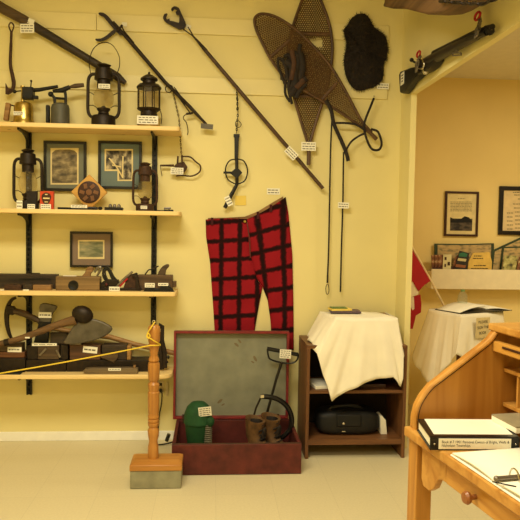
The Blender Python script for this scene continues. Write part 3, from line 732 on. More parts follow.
# ------------------------------------------------------------------ second shelf
def picture(x0, y0, x1, y1, d, fw, label, fmat, mmat, inner, imats, plane_y=None, group=None, name='framed_picture', cat='picture'):
    """inner: list of (x0,y0,x1,y1 or polygon, material) stacked a little proud of the mount"""
    t = thing(name, label, cat, W((x0+x1)/2, y1, d-.012), group)
    Q = lambda x, y, e: W(x, y, e)
    a, e = Q(x0, (y0+y1)/2, d), Q(x1, (y0+y1)/2, d); zt, zb = Q((x0+x1)/2, y0, d).z, Q((x0+x1)/2, y1, d).z; f = fw*pxm(d)
    b = MB(); Y0, Y1 = -(d-.016), -d
    b.lohi((a.x, Y0, zt-f), (e.x, Y1, zt)).lohi((a.x, Y0, zb), (e.x, Y1, zb+f)).lohi((a.x, Y0, zb+f), (a.x+f, Y1, zt-f)).lohi((e.x-f, Y0, zb+f), (e.x, Y1, zt-f))
    b.build('frame', fmat, t, bevel=.0015)
    MB().lohi((a.x+f*.9, Y0, zb+f*.9), (e.x-f*.9, Y0-.006, zt-f*.9)).build('mount', mmat, t, smooth=False)
    for i, (sh, mt) in enumerate(inner):
        dd = d-.016+.0065+.0008*(i+1)
        if len(sh) == 4 and not isinstance(sh[0], tuple): sh = [(sh[0], sh[1]), (sh[2], sh[1]), (sh[2], sh[3]), (sh[0], sh[3])]
        MB().ppx(sh, dd-.0007, dd).build('print' if i == len(inner)-1 else 'inner_border', mt, t, smooth=False)
    return t
t = picture(43.4, 141, 86.2, 191, .03, 2.6, 'black-framed sepia photograph on grey-blue mount, left above the second shelf', m_fblack, m_mat,
        [((50.5, 148, 78.6, 184.6), m_cream), ([(52, 183), (52, 153), (55, 150.4), (60, 149.6), (69, 149.6), (74, 150.4), (77, 153), (77, 183)], m_sepia)], None)
p = picture(98, 141, 141.6, 189, .03, 2.6, 'black-framed photograph with stepped cut-out blue mount behind the small lantern', m_fblack, m_matb,
        [([(104.6, 149), (133, 149), (133, 181), (117.4, 181), (117.4, 171), (104.6, 171)], m_cream), ([(106, 150.6), (131.6, 150.6), (131.6, 179.6), (119, 179.6), (119, 169.4), (106, 169.4)], m_bw)], None)
MB().tpx([(109, 158, .0265), (116, 166, .0265), (123, 178, .0265)], .004, flat=.2).tpx([(112, 165, .0265), (121, 167, .0265)], .004, flat=.2).tpx([(123, 156, .0265), (122.6, 177, .0265)], .004, flat=.15).build('highlight_figure', m_cream, p)
picture(69.8, 231.6, 112.6, 267.4, .03, 2.2, 'black-framed landscape print with taupe mount above the wooden planes', m_fblack, m_mata,
        [((78, 240, 104.4, 259), m_cream), ((79.4, 241.4, 103, 257), m_land)], None)
# diamond plaque
d = .1; ce = W(89.4, 191.6, d); k = pxm(d); h = 12.4*k
q = base_at(89.4, d, 1); zc = q.z + h*math.sqrt(2) + .001
ce = Vector((ce.x, -d, zc))
t = thing('plaque', 'diamond-set square wooden plaque with a round dark disc on the second shelf', 'plaque', q)
MB().box(ce, (2*h, .02, 2*h), RY(45)).build('board', WOOD('plaque_wood', (212, 164, 84), (184, 134, 60), 'X', .4, 30), t, bevel=.003)
MB().lathe(ce+Vector((0, -.0095, 0)), [(.068, 0), (.068, .004), (.062, .005), (0, .005)], 28, RX(90)).build('disc', m_fbrown, t)
b = MB().lathe(ce+Vector((0, -.014, 0)), [(.018, 0), (.018, .004), (.0, .005)], 16, RX(90))
for i in range(6): b.box(ce+Vector((.042*math.cos(i*1.047), -.0155, .042*math.sin(i*1.047))), (.03, .004, .02), RY(-i*60+20))
b.build('disc_relief', M('carved_relief', (122, 80, 46), .5), t)
# small things on the second shelf
def blk(name, px0, px1, y0, si, d0, d1, mat, label, cat, bevel=.003, group=None):
    a, e = W(px0, y0, d1), W(px1, y0, d1); zt = W((px0+px1)/2, y0, d1).z
    o = MB().lohi((a.x, -d0, SH[si]), (e.x, -d1, zt)).build(name, mat, None, bevel=bevel); meta(o, label, cat, group); return o
def stand_card(px0, px1, y0, si, d, label, rows=3, tilt=-14):
    k = pxm(d); a = W(px0, y0, d); e = W(px1, y0, d); w = e.x-a.x; h = (a.z-SH[si])
    c = Vector(((a.x+e.x)/2, -d, SH[si]+h/2)); o = MB().box(c, (w, .0016, h)).build('label_card', m_card, None, smooth=False)
    meta(o, label, 'label card', 'label cards on the shelves'); scribble(o, c, w, h, Matrix.Identity(3), rows); return o
o = blk('leather_case', 26.4, 36.6, 191, 1, .185, .215, m_leath, 'small dark brown case standing in front of the left lantern', 'case')
card(o, 32, 202, .1, .1, .2158, 0, 0, name='stud', mat=m_brass)
stand_card(16.6, 22.4, 200.4, 1, .23, 'small white card at the foot of the left lantern, nearest the shelf end', 2)
stand_card(27.4, 35, 204, 1, .23, 'small white card in front of the dark brown case', 2)
stand_card(40.6, 51, 204, 1, .23, 'small white card in front of the orange-red tin', 2)
t = thing('tin', 'orange-red tin with a dark round portrait beside the left lantern', 'tin', base_at(46.5, .2, 1))
a, e = W(39.8, 191, .215), W(53.4, 191, .215)
MB().lohi((a.x, -.185, SH[1]), (e.x, -.215, a.z)).build('box', m_tin, t, bevel=.002)
MB().ppx(s2([(46.2, 192.4), (50.4, 194.6), (51, 198), (49, 203), (46.2, 204.6), (43.4, 203), (41.6, 198), (42.2, 194.6)], 3), .2145, .2158).build('portrait', m_fbrown, t)
MB().bpx(43, 197.6, 49.6, 199, .2155, .2164).bpx(45, 194, 47.6, 195, .2155, .2164).bpx(44.4, 201.4, 48, 202.4, .2155, .2164).build('portrait_lines', m_cream, t)
# knife lying along the edge
t = thing('knife', 'long dark sheathed knife lying on the second shelf below the plaque', 'knife', base_at(80, .2, 1))
z = SH[1]
def X(px, d, si=1): return W(px, 210 if si == 1 else 290, d).x
MB().lohi((X(58, .2), -.19, z), (X(88, .2), -.215, z+.014)).build('sheath', m_black, t, bevel=.003)
MB().tube([(X(88, .2), -.203, z+.011), (X(96, .2), -.203, z+.011), (X(98, .2), -.203, z+.01)], [.01, .009, .006]).ball((X(100.4, .2), -.203, z+.011), (.013, .01, .0108)).build('grip', m_black, t)
card(None, 79, 206.4, 15.6, 3, .217, 0, 2, label='long narrow white card leaning on the sheathed knife', cat='label card')
t = thing('inkstand', 'small black box with two pale knobs on the second shelf beside the plaque', 'inkstand', base_at(113.8, .2, 1))
MB().lohi((X(105, .2), -.18, z), (X(123, .2), -.225, z+.019)).build('base', m_black, t, bevel=.003)
b = MB()
for px in (110.4, 114.6, 119): b.lathe((X(px, .2), -.203, z+.018), [(.011, 0), (.012, .006), (.009, .016), (.005, .021), (0, .022)], 14)
b.build('knob', m_steel, t)
t = thing('clamp', 'small black metal clamp lying at the right end of the second shelf', 'clamp', base_at(166, .17, 1))
MB().lohi((X(157, .17), -.16, z), (X(166, .17), -.175, z+.008)).lohi((X(164, .17), -.15, z), (X(173.4, .17), -.185, z+.012)).build('body', m_black, t, bevel=.002)
MB().tube([(X(164, .17), -.168, z+.02), (X(171, .17), -.168, z+.022)], .006).tube([(X(169, .17), -.168, z+.01), (X(169, .17), -.168, z+.022)], .004).build('lever', m_steel, t)

# ------------------------------------------------------------------ third shelf
z = SH[2]
def ZZ(py, d, px=90): return W(px, py, d).z
t = thing('wooden_beam', 'long dark brown wooden beam lying at the back of the third shelf, far left', 'beam', (X(30, .1, 2), -.1, z))
MB().lohi((X(-18, .12, 2), -.05, z), (X(56.5, .12, 2), -.12, ZZ(274.4, .12, 30))).build('beam', m_darkw, t, bevel=.003)
MB().bpx(19, 278.4, 51, 280, .1195, .1225).build('groove', m_black, t)
MB().bpx(31, 273.2, 39, 274.4, .07, .1).build('vial_plate', m_iron, t)
o = MB().lohi((X(4, .22, 2), -.17, z), (X(21, .22, 2), -.22, ZZ(285.6, .22))).build('iron_block', m_rust, None, bevel=.004); meta(o, 'small rusty dark block at the left front of the third shelf', 'block')
o = MB().lohi((X(22.4, .2, 2), -.16, z), (X(32.2, .2, 2), -.2, ZZ(285, .2))).build('wooden_block', m_darkw, None, bevel=.004); meta(o, 'small dark wooden block beside the tan stick on the third shelf', 'block')
o = MB().lohi((X(32.6, .2, 2), -.16, z), (X(51, .2, 2), -.2, ZZ(285.4, .2))).build('wooden_gauge', m_midw, None, bevel=.004); meta(o, 'short tan wooden stick lying in front of the dark beam', 'gauge')
stand_card(0, 4, 289.4, 2, .235, 'small tan card at the far left end of the third shelf', 0)
stand_card(23, 29, 289.4, 2, .235, 'small tan card in front of the small dark wooden block', 0)
# horned plane with a round hole
t = thing('wooden_plane', 'pale square-bodied wooden plane with a round dark hole, third shelf', 'plane', (X(77, .17, 2), -.17, z), 'hand planes on the third shelf')
MB().lohi((X(55.5, .2, 2), -.125, z), (X(99.5, .2, 2), -.2, ZZ(276.8, .2))).build('body', WOOD('plane_wood', (140, 112, 70), (104, 80, 46), 'X', .55, 40), t, bevel=.004)
MB().lathe(W(73.4, 285.4, .1995), [(.0, 0), (.03, 0), (.031, .002), (.024, .0025), (.022, .0012), (0, .001)], 24, RX(90)).build('hole', m_black, t)
MB().ppx(s2([(81, 277.4), (84.6, 273), (86.4, 268.6), (89, 266.8), (92.6, 267.6), (92.8, 271), (90.4, 274), (89.4, 277.6)], 3), .145, .175).build('tote_handle', m_midw, t, bevel=.004)
MB().bpx(63, 275.6, 76, 276.9, .14, .17).build('wedge', m_paper, t)
# metal plane with curled handle
t = thing('metal_plane', 'dark iron plane with curled tote between the pale plane and the red-handled plane', 'plane', (X(106, .16, 2), -.16, z), 'hand planes on the third shelf')
MB().lohi((X(99.8, .18, 2), -.13, z), (X(120, .18, 2), -.19, z+.014)).ppx([(100.4, 291), (100.4, 283), (106, 279.6), (118, 280), (119.4, 284), (119, 291)], .135, .18).build('body', m_iron, t, bevel=.003)
MB().ppx(s2([(105, 281), (102, 276), (102.6, 269.6), (107, 266.4), (110.6, 270), (114, 276.6), (117.6, 281), (113, 282), (109.6, 275.6), (107.2, 270.6), (105.4, 272.4), (106.6, 277.4), (108.6, 281.4)], 3), .145, .17).build('tote_handle', m_black, t, bevel=.003)
MB().tpx([(94.6, 272.4, .16), (97.2, 268.2, .16), (100.6, 267.4, .16), (99.8, 271, .16), (97, 276, .16)], [.006, .008, .01, .008, .006], sub=5).build('curled_blade', m_steel, t)
MB().tpx([(101.8, 269, .165), (104.6, 274, .165), (106, 277.4, .165)], [.003, .006, .003], sub=3).build('blade_edge', m_steel, t)
MB().ball(W(106.4, 284.4, .184), .009).build('knob', m_chest, t)
card(t, 114.4, 289, 10.4, 4.6, .2, 0, 1)
# red plane
t = thing('block_plane', 'small iron plane with a slanting red-edged cutter, third shelf', 'plane', (X(128, .16, 2), -.16, z), 'hand planes on the third shelf')
MB().lohi((X(119.6, .19, 2), -.13, z), (X(141, .19, 2), -.19, z+.014)).build('sole', m_iron, t, bevel=.002)
MB().ppx(s2([(124, 291), (125, 283), (126.6, 277), (130, 274.6), (136, 274.4), (138.4, 279), (139.4, 286), (139.6, 291)], 2), .14, .18).build('body', m_rust, t, bevel=.003)
MB().tpx([(116.4, 287, .185), (123, 280, .185), (132.6, 271.6, .185)], [.006, .008, .007], flat=.5).build('cutter', m_steel, t)
MB().tpx([(119.6, 286.6, .192), (127.6, 278.4, .192)], .005, flat=.6).build('cutter_edge', m_red, t)
MB().ppx(s2([(131.6, 276), (134, 273.4), (137, 273), (138, 277), (138.4, 283), (139.6, 290), (136, 290), (135.6, 282), (134.4, 277.4)], 3), .181, .2).build('lever', m_iron, t, bevel=.002)
# long plane on the right
t = thing('wooden_plane', 'long brown wooden plane with handle at the right end of the third shelf', 'plane', (X(156, .14, 2), -.14, z), 'hand planes on the third shelf')
MB().lohi((X(137.4, .16, 2), -.09, z), (X(172.4, .16, 2), -.16, ZZ(275.2, .16, 156))).lohi((X(171.6, .16, 2), -.1, z+.02), (X(176, .16, 2), -.15, ZZ(281.4, .16, 156))).build('body', WOOD('jack_plane_wood', (98, 74, 48), (68, 50, 32), 'X', .55, 40), t, bevel=.004)
MB().ppx(s2([(158, 275.6), (159, 271), (163, 266), (168, 264.2), (169, 266.4), (166, 270.4), (164.6, 275.6)], 3), .11, .14).build('tote_handle', m_brownw, t, bevel=.005)
MB().tpx([(145, 274.6, .125), (148.6, 270, .125), (151.6, 269.4, .125), (158.6, 266, .125)], .004, sub=3).build('blade', m_iron, t)
t = thing('spokeshave', 'low dark iron spokeshave in front of the long brown plane', 'spokeshave', (X(158, .22, 2), -.22, z))
MB().ppx(s2([(143, 292.2), (148, 286), (158, 289), (163, 283.4), (168, 285), (174, 291.4), (170, 293), (150, 293.2)], 3), .2, .225).build('body', m_black, t, bevel=.003)
card(t, 149.8, 285.2, 9.8, 4.4, .227, 0, 2); card(t, 163.2, 284.4, 10, 2.8, .227, 0, 1)

# ------------------------------------------------------------------ lowest shelf
z = SH[3]
def X3(px, d): return W(px, 372, d).x
def bx3(b, x0, x1, y0, d0, d1, y1=None):
    zt = W((x0+x1)/2, y0, d1).z; zb = z if y1 is None else W((x0+x1)/2, y1, d1).z
    return b.lohi((X3(x0, d1), -d0, zb), (X3(x1, d1), -d1, zt))
t = thing('toolbox', 'long low black toolbox along the lowest shelf under the wooden blocks', 'toolbox', (X3(85, .12), -.12, z))
bx3(MB(), 26, 66, 360, .05, .175).build('tray', m_iron, t, bevel=.003); bx3(MB(), 66.6, 148, 360.4, .05, .175).build('tray', m_iron, t, bevel=.003)
ztb = W(60, 360, .175).z; ztb2 = W(100, 360.4, .175).z
def onbox(b, x0, x1, y0, d0, d1, zb): 
    return b.lohi((X3(x0, d1), -d0, zb), (X3(x1, d1), -d1, W((x0+x1)/2, y0, d1).z))
o = bx3(MB(), -16, 25, 358.4, .06, .19).build('iron_box', m_iron, None, bevel=.003); meta(o, 'black iron box at the left end of the lowest shelf', 'box')
zi = W(4.5, 358.4, .19).z
t = thing('wooden_block', 'reddish brown wooden block on top of the black iron box', 'block', (X3(5, .12), -.12, zi))
MB().lohi((X3(-16, .17), -.08, zi), (X3(24.5, .17), -.17, zi+.034)).build('lower_strip', WOOD('red_brown_wood', (112, 70, 40), (82, 48, 28), 'X', .5, 40), t, bevel=.003)
MB().lohi((X3(-16, .16), -.09, zi+.034), (X3(22, .16), -.16, zi+.085)).build('upper_block', m_brownw, t, bevel=.003)
card(t, 14.6, 349.6, 13.4, 5, .172, 1, 1)
o = bx3(MB(), -16, 20.4, 373, .2, .25).build('iron_bar', m_black, None, bevel=.003); meta(o, 'flat black bar lying at the left front edge of the lowest shelf', 'bar')
t = thing('router_plane', 'brown wooden block tool with two pale metal prongs on the toolbox', 'plane', (X3(45, .12), -.12, ztb))
onbox(MB(), 27, 37.6, 345.6, .08, .165, ztb).build('iron_cheek', m_iron, t, bevel=.002)
onbox(MB(), 37.7, 59, 345.2, .08, .16, ztb).build('block', m_brownw, t, bevel=.003)
MB().tpx([(39.6, 355.6, .166), (46.4, 348.4, .166)], .0065, flat=.5).tpx([(56.4, 350, .166), (60, 357.4, .166)], .0065, flat=.5).build('prong', m_steel, t)
card(t, 44.4, 344.6, 24, 2.6, .167, -.6, 1)
o = onbox(MB(), 60.4, 68, 344.6, .08, .165, ztb).build('iron_wedge', m_iron, None, bevel=.003); meta(o, 'narrow dark iron wedge standing between the two brown blocks', 'wedge')
t = thing('moulding_plane', 'red-brown wooden block with a white double card on the toolbox', 'plane', (X3(85, .12), -.12, ztb2))
onbox(MB(), 69.6, 100.4, 344.8, .08, .165, ztb2).build('block', WOOD('moulding_wood', (92, 60, 38), (66, 42, 28), 'X', .5, 40), t, bevel=.004)
MB().bpx(70, 343.2, 81, 344.6, .1, .165).build('edge_strip', m_steel, t)
card(t, 90.2, 349.8, 14, 6.4, .1675, 6, 1)
t = thing('wooden_plane', 'dark plane with an orange-brown end and tapered tail, right of the carded block', 'plane', (X3(115, .12), -.12, ztb2))
onbox(MB(), 101.6, 126.6, 345, .08, .165, ztb2).build('block', m_darkw, t, bevel=.004)
onbox(MB(), 126.7, 130.6, 346, .09, .16, ztb2).build('end_block', m_handw, t, bevel=.003)
MB().ppx([(100.6, 354), (117.6, 353), (118, 357.6), (114, 363), (109, 361), (100.6, 357.6)], .166, .185).build('tail', m_brownw, t, bevel=.003)
t = thing('whetstone_stick', 'long grey-brown stick with rounded tip at the front of the lowest shelf', 'stick', (X3(116, .22), -.22, z))
zz = z
MB().prism([Vector((X3(a, .24), -.24, zz+h)) for a, h in ((82.6, .018), (84, .008), (88, 0), (137.6, 0), (137.6, .034), (128, .037), (90, .034), (84.6, .03))], (0, .05, 0)).build('stick', WOOD('grey_wood', (122, 104, 74), (88, 72, 50), 'X', .6, 40), t, bevel=.004)
MB().lohi((X3(133, .23), -.2, zz+.034), (X3(135.6, .23), -.23, zz+.05)).build('peg', m_midw, t, bevel=.003)
card(t, 114.6, 369.4, 12.4, 2.6, .2412, 0, 1)
# adze (curved pick) far left
t = thing('pick', 'old pick with a long curved iron head and brown handle leaning at the left', 'pick', W(20, 345, .08))
MB().tpx([(16, 297.6, .075), (11.6, 300, .075), (8.2, 306, .075), (6.8, 314, .075), (7, 324, .075), (9.4, 334, .075), (14, 343, .075)], [.008, .011, .014, .017, .014, .012, .006], sub=4, flat=.7).build('head', m_iron, t)
MB().ppx([(6, 305.4), (13, 306.6), (15, 309), (15, 314), (12.4, 315.4), (6, 314)], .06, .095).build('eye', m_iron, t, bevel=.003)
MB().tpx([(14, 311, .08), (24, 313.6, .08), (37, 319.6, .08), (44, 324, .08)], [.02, .021, .018, .016], seg=12).build('handle', m_brownw, t)
# upright axe head
t = thing('axe', 'dark axe head standing upright with a pale card, at the back of the lowest shelf', 'axe', W(45, 343, .1))
MB().ppx(s2([(40, 304.6), (46, 303.6), (55.4, 306), (56.6, 308), (52.6, 313), (50.6, 318), (50.4, 322), (40, 321.4), (39.2, 312)], 2), .09, .115).build('poll', m_greyst, t, bevel=.003)
MB().ppx([(38.6, 321), (50.6, 321.6), (49, 331), (47.6, 343), (33.6, 342.6), (36.4, 332)], .09, .115).build('blade', m_black, t, bevel=.003)
card(t, 45, 315, 12.4, 5.6, .118, 1, 1)
# handle lying behind with blocks
t = thing('maul_handle', 'yellowish wooden tool handle lying across the back of the lowest shelf', 'handle', W(110, 350, .09))
MB().tpx([(48, 327, .06), (78, 333, .06), (110, 337, .06), (135, 344.4, .06), (176, 353.4, .06)], [.015, .018, .017, .016, .017], seg=12).build('handle', m_handw, t)
o = bx3(MB(), 50, 67, 333, .105, .15, 344).build('wooden_block', m_darkw, None, bevel=.004); meta(o, 'dark wooden block lying under the broad axe handle', 'block')
# broad axe
t = thing('broad_axe', 'broad axe with big leaf-shaped grey blade and long curved brown handle', 'axe', W(70, 345, .17))
MB().ppx(s2([(63.4, 343.6), (66, 338), (70, 331), (75, 324), (80, 319), (88, 318.4), (97, 320), (106, 323.6), (112, 328), (110, 332.4), (104, 336.6), (94, 340.6), (82, 343.4), (72, 344.6)], 3), .18, .205).build('blade', m_greyst, t, bevel=.008, seg=3)
MB().ball(W(82.6, 314.6, .2), (.066, .04, .054), RY(20)).build('eye_socket', m_iron, t)
MB().tpx([(76, 319.6, .2), (60, 324, .2), (40, 331.4, .2), (20, 338.6, .2), (6, 342.4, .2), (-12, 346, .2)], [.03, .023, .02, .019, .018, .018], sub=4, seg=14).build('handle', m_handw.copy() if False else WOOD('axe_handle_wood', (116, 86, 54), (84, 60, 36), 'X', .45, 30), t)
MB().tpx([(4.6, 342.8, .2), (9.4, 341.6, .2)], .0215, seg=14).build('iron_band', m_iron, t)
MB().bpx(25, 337, 29.6, 338.4, .218, .222).build('paper_tag', m_card, t)
# strap iron tool at the right end
t = thing('strap_tool', 'upright dark iron strap tool with a wing nut behind the turned post', 'tool', W(162, 371, .1))
zb = z
MB().tpx([(158.6, 330, .15), (160.4, 324, .15), (162.6, 326, .15), (162.2, 340, .15), (164.6, 352, .15), (165, 368, .15)], [.009, .011, .011, .012, .014, .014], flat=.6).tpx([(158.6, 330, .15), (159.6, 345, .15), (161, 360, .15), (162, 369.4, .15)], [.011, .013, .014, .014], flat=.6).build('strap', m_iron, t)
MB().tpx([(164, 357, .15), (168, 357, .15)], .005).ball(W(168.4, 357, .15), (.007, .005, .013)).ball(W(167, 362, .15), .008).ball(W(166.4, 353, .15), .007).build('wing_nut', m_black, t)

# ------------------------------------------------------------------ outlet and cable
t = thing('wall_outlet', 'beige wall outlet plate with black plug behind the turned post', 'outlet', W(161, 392, .004))
MB().bpx(156.4, 381, 164, 393.6, 0.0005, .006).build('plate', m_socket, t, bevel=.002); MB().bpx(158.6, 383, 162, 386, .005, .0068).build('socket', m_ink, t)
o = MB().tpx([(160.6, 390, .012), (161, 391, .04)], .012).tpx([(161, 390.6, .035), (162, 394, .035), (161.4, 404, .03), (159.4, 414, .02), (158.4, 424, .02), (158, 436, .03)], .0042, sub=5).build('power_cord', m_plast, None); meta(o, 'black power cord hanging from the wall outlet down behind the post', 'cord')
o = MB().tpx([(166.5, 441, .1), (169, 434, .1)], .012).tpx([(150, 444.6, .12), (160, 444.6, .12), (170, 443, .12), (176, 440, .05)], .005, sub=4).build('adapter_plug', m_plast, None); meta(o, 'black plug with cable lying on the floor left of the red chest', 'plug')
o = MB().bpx(165.4, 382, 168, 396, 0.0005, .012).build('wall_conduit', m_socket, None, bevel=.002); meta(o, 'narrow beige vertical cover strip beside the wall outlet', 'conduit')

# ------------------------------------------------------------------ turned post on its base
fr = FL(156, 489, 0); d = -fr.y; k = pxm(d)
x0, x1 = FL(130, 489).x, FL(181, 489).x; xc = (x0+x1)/2; dp = (x1-x0)*.62
zc = W(156, 471, d).z; zw = W(156, 461.4, d-.026).z
t = thing('stanchion', 'turned orange-pine post on a wooden cap and grey concrete block', 'post', (xc, -d+dp/2, 0))
MB().lohi((x0, -d, .001), (x1, -d+dp, zc)).build('concrete_block', m_conc, t, bevel=.004)
b = MB(); cz = [(x0-.003, -d-.003), (x1+.003, -d-.003), (x1+.003, -d+dp+.003), (x0-.003, -d+dp+.003)]
v0 = [b.bm.verts.new((x, y, zc)) for x, y in cz]; v1 = [b.bm.verts.new((x, y, zc+(zw-zc)*.72)) for x, y in cz]
i_ = .016; v2 = [b.bm.verts.new((x, y, zw)) for x, y in ((x0+i_, -d+.026), (x1-i_, -d+.026), (x1-i_, -d+dp-.02), (x0+i_, -d+dp-.02))]
b.bm.faces.new(v0); b.bm.faces.new(v2)
for a, e in ((v0, v1), (v1, v2)):
    for i in range(4): b.bm.faces.new((a[i], a[(i+1)%4], e[(i+1)%4], e[i]))
b.build('wooden_cap', m_postx, t, bevel=.003)
PD = d-dp/2; px_post = W(153.6, 400, PD).x; kk = pxm(PD)
prof = [(0, 459), (6, 459), (6.4, 455), (6.2, 446), (5.6, 441), (6.2, 436), (6.6, 430), (5.6, 427), (6.4, 425), (6.4, 422.6), (5.8, 422), (6.4, 421), (6.4, 419), (5.8, 418.2), (6.4, 417.4), (6.4, 415.6), (6, 414), (6.4, 412), (6.6, 392), (6, 391), (6.4, 388), (6.6, 384), (5.4, 381.6), (6.4, 379), (6.7, 365), (6.4, 362.4), (5.6, 361.6), (6.4, 360.4), (6.2, 358.4), (5.2, 355), (6.2, 347), (6.8, 344.6), (6, 343.4), (6.6, 341), (6.8, 332), (6.6, 327), (5.6, 325), (0, 324.4)]
MB().lathe((px_post, -PD, 0), [(max(0, r-.9+ (r-6.4)*.65)*kk if r else 0, W(153.6, y, PD).z) for r, y in prof], 28).build('turned_post', m_post, t)
t2 = thing('eye_hook', 'x', 'x', (0, 0, 0)); bpy.data.objects.remove(t2)
MB().tpx([(153.6, 325, PD), (153.6, 322.6, PD)], .004).tpx([(152.4, 322.6, PD), (153.6, 320.4, PD), (155.4, 321.6, PD), (154.6, 323.4, PD)], .0026, closed=True, sub=4).build('eye_screw', m_chrome, t)
rp = PD+.034
o = MB().tpx([(154.6, 322, rp-.02), (151.6, 327, rp+.004), (147.6, 333, rp+.004), (147, 337, rp+.004), (148.8, 338.4, rp+.004), (150, 336, rp+.006), (148.4, 333.4, rp+.006), (147.6, 336.4, rp+.004), (152, 339.6, rp+.004), (157, 342.6, rp-.004), (160.2, 344.4, PD)], .0034, sub=6).tpx([(160.4, 345.2, PD), (157, 345.4, rp-.006), (150, 345.6, rp+.002), (147.4, 346, rp-.008), (120, 351.6, PD), (60, 363, PD), (0, 373.4, PD), (-60, 382, PD)], .0036, sub=6).build('rope', m_rope, None)
meta(o, 'bright yellow rope tied to the turned post and stretched off to the left', 'rope')

# ------------------------------------------------------------------ red chest
ft = FL(236, 475, 0); d = -ft.y; x0, x1 = FL(171.6, 475).x, FL(301.4, 475).x
zt = W(236, 444.4, d).z; db = d-.475; tk = .02
t = thing('chest', 'old dark red wooden chest standing open on the floor', 'chest', ((x0+x1)/2, -d+.24, 0))
b = MB(); b.lohi((x0, -d, .002), (x1, -d+tk, zt)).lohi((x0, -db-tk, .002), (x1, -db, zt)).lohi((x0, -d+tk, .002), (x0+tk, -db-tk, zt)).lohi((x1-tk, -d+tk, .002), (x1, -db-tk, zt)).lohi((x0+tk, -d+tk, .002), (x1-tk, -db-tk, .022))
b.build('box', m_chest, t, bevel=.003)
MB().lohi((x0+.004, -d+.003, zt), (x1-.004, -d+.017, zt+.003)).build('worn_top_edge', m_tanl, t)
# lid leaning back, hollow side facing the room
lb = zt+.004; dl = db+.012; xa, xb = W(173.4, 372, dl).x, W(289, 372, dl).x; zl = W(232, 331.6, dl-.01).z; H = zl-lb
TI = RX(-2)
O = Vector(((xa+xb)/2, -dl, lb)); wd = xb-xa; rim = .03; LD = .045
def lidbox(b, c, s): return b.box(O + TI @ Vector(c), s, TI)
lid = lidbox(MB(), (0, LD-.007, H/2), (wd, .012, H)).build('lid', m_lid, t)
b = MB(); r_ = .014
lidbox(b, (-wd/2+r_/2, LD*.4, H/2), (r_, LD, H)); lidbox(b, (wd/2-r_/2, LD*.4, H/2), (r_, LD, H)); lidbox(b, (0, LD*.4, H-r_/2), (wd-2*r_, LD, r_)); lidbox(b, (0, LD*.4, r_/2), (wd-2*r_, LD, r_))
b.build('lid_rim', m_chestr, lid, bevel=.002)
for px, pz, a, s in ((.03, .84, -40, .03), (.05, .88, -50, .026), (.15, .68, -60, .034), (.135, .64, -30, .02), (-.07, .19, 40, .034), (-.05, .15, 30, .02)):
    c0 = O + TI @ Vector((px, LD-.0132, pz*H)); b = MB(); b.lathe(c0, [(0, .0002), (s*.6, .0002), (s*.6, .0005), (0, .0006)], 14, TI @ RX(90) @ RZ(a), sy=.4); b.build('stain', m_stain, lid)
for px in (-.28, .28): lidbox(MB(), (px, -.006, .006), (.05, .006, .05)).build('hinge', m_rust, t)
CZ = .0225                                               # chest floor
# green headgear
gx = W(198, 430, d-.22).x; g = Vector((gx, -(d-.22), CZ)); kk = pxm(d-.22)
t = thing('helmet', 'green felt helmet-like cap with white tag on the left inside the red chest', 'helmet', g)
zc_ = W(197, 421, d-.22).z-CZ; zp = W(197, 401, d-.22).z-CZ; r0 = 13.9*kk
MB().lathe(g, [(0, .0), (r0*.66, 0), (r0*.74, zc_*.3), (r0*.86, zc_*.62), (r0*.96, zc_*.95), (r0*.97, zc_)], 26).build('neck', m_green, t)
MB().lathe(g, [(r0*.96, zc_-.012), (r0*1.03, zc_-.008), (r0*1.035, zc_+.004), (r0*1.01, zc_+.008), (r0*1.0, zc_+(zp-zc_)*.4), (r0*.82, zc_+(zp-zc_)*.72), (r0*.5, zc_+(zp-zc_)*.93), (0, zp)], 26).build('dome', m_green, t)
MB().ball(g+Vector((r0*.84, -.05, zc_+.012)), (.028, .026, .034)).build('ear_knob', m_green, t)
b = MB(); pz = 0.0
while pz < zc_-.01: b.lathe(g+Vector((r0*.72, -.045, pz)), [(.02, 0), (.026, .006), (.02, .012)], 14); pz += .012
b.build('ribbed_hose', m_hose, t)
card(t, 205, 411.6, 13, 10, d-.22+r0*1.02, -6, 4, tilt=12)
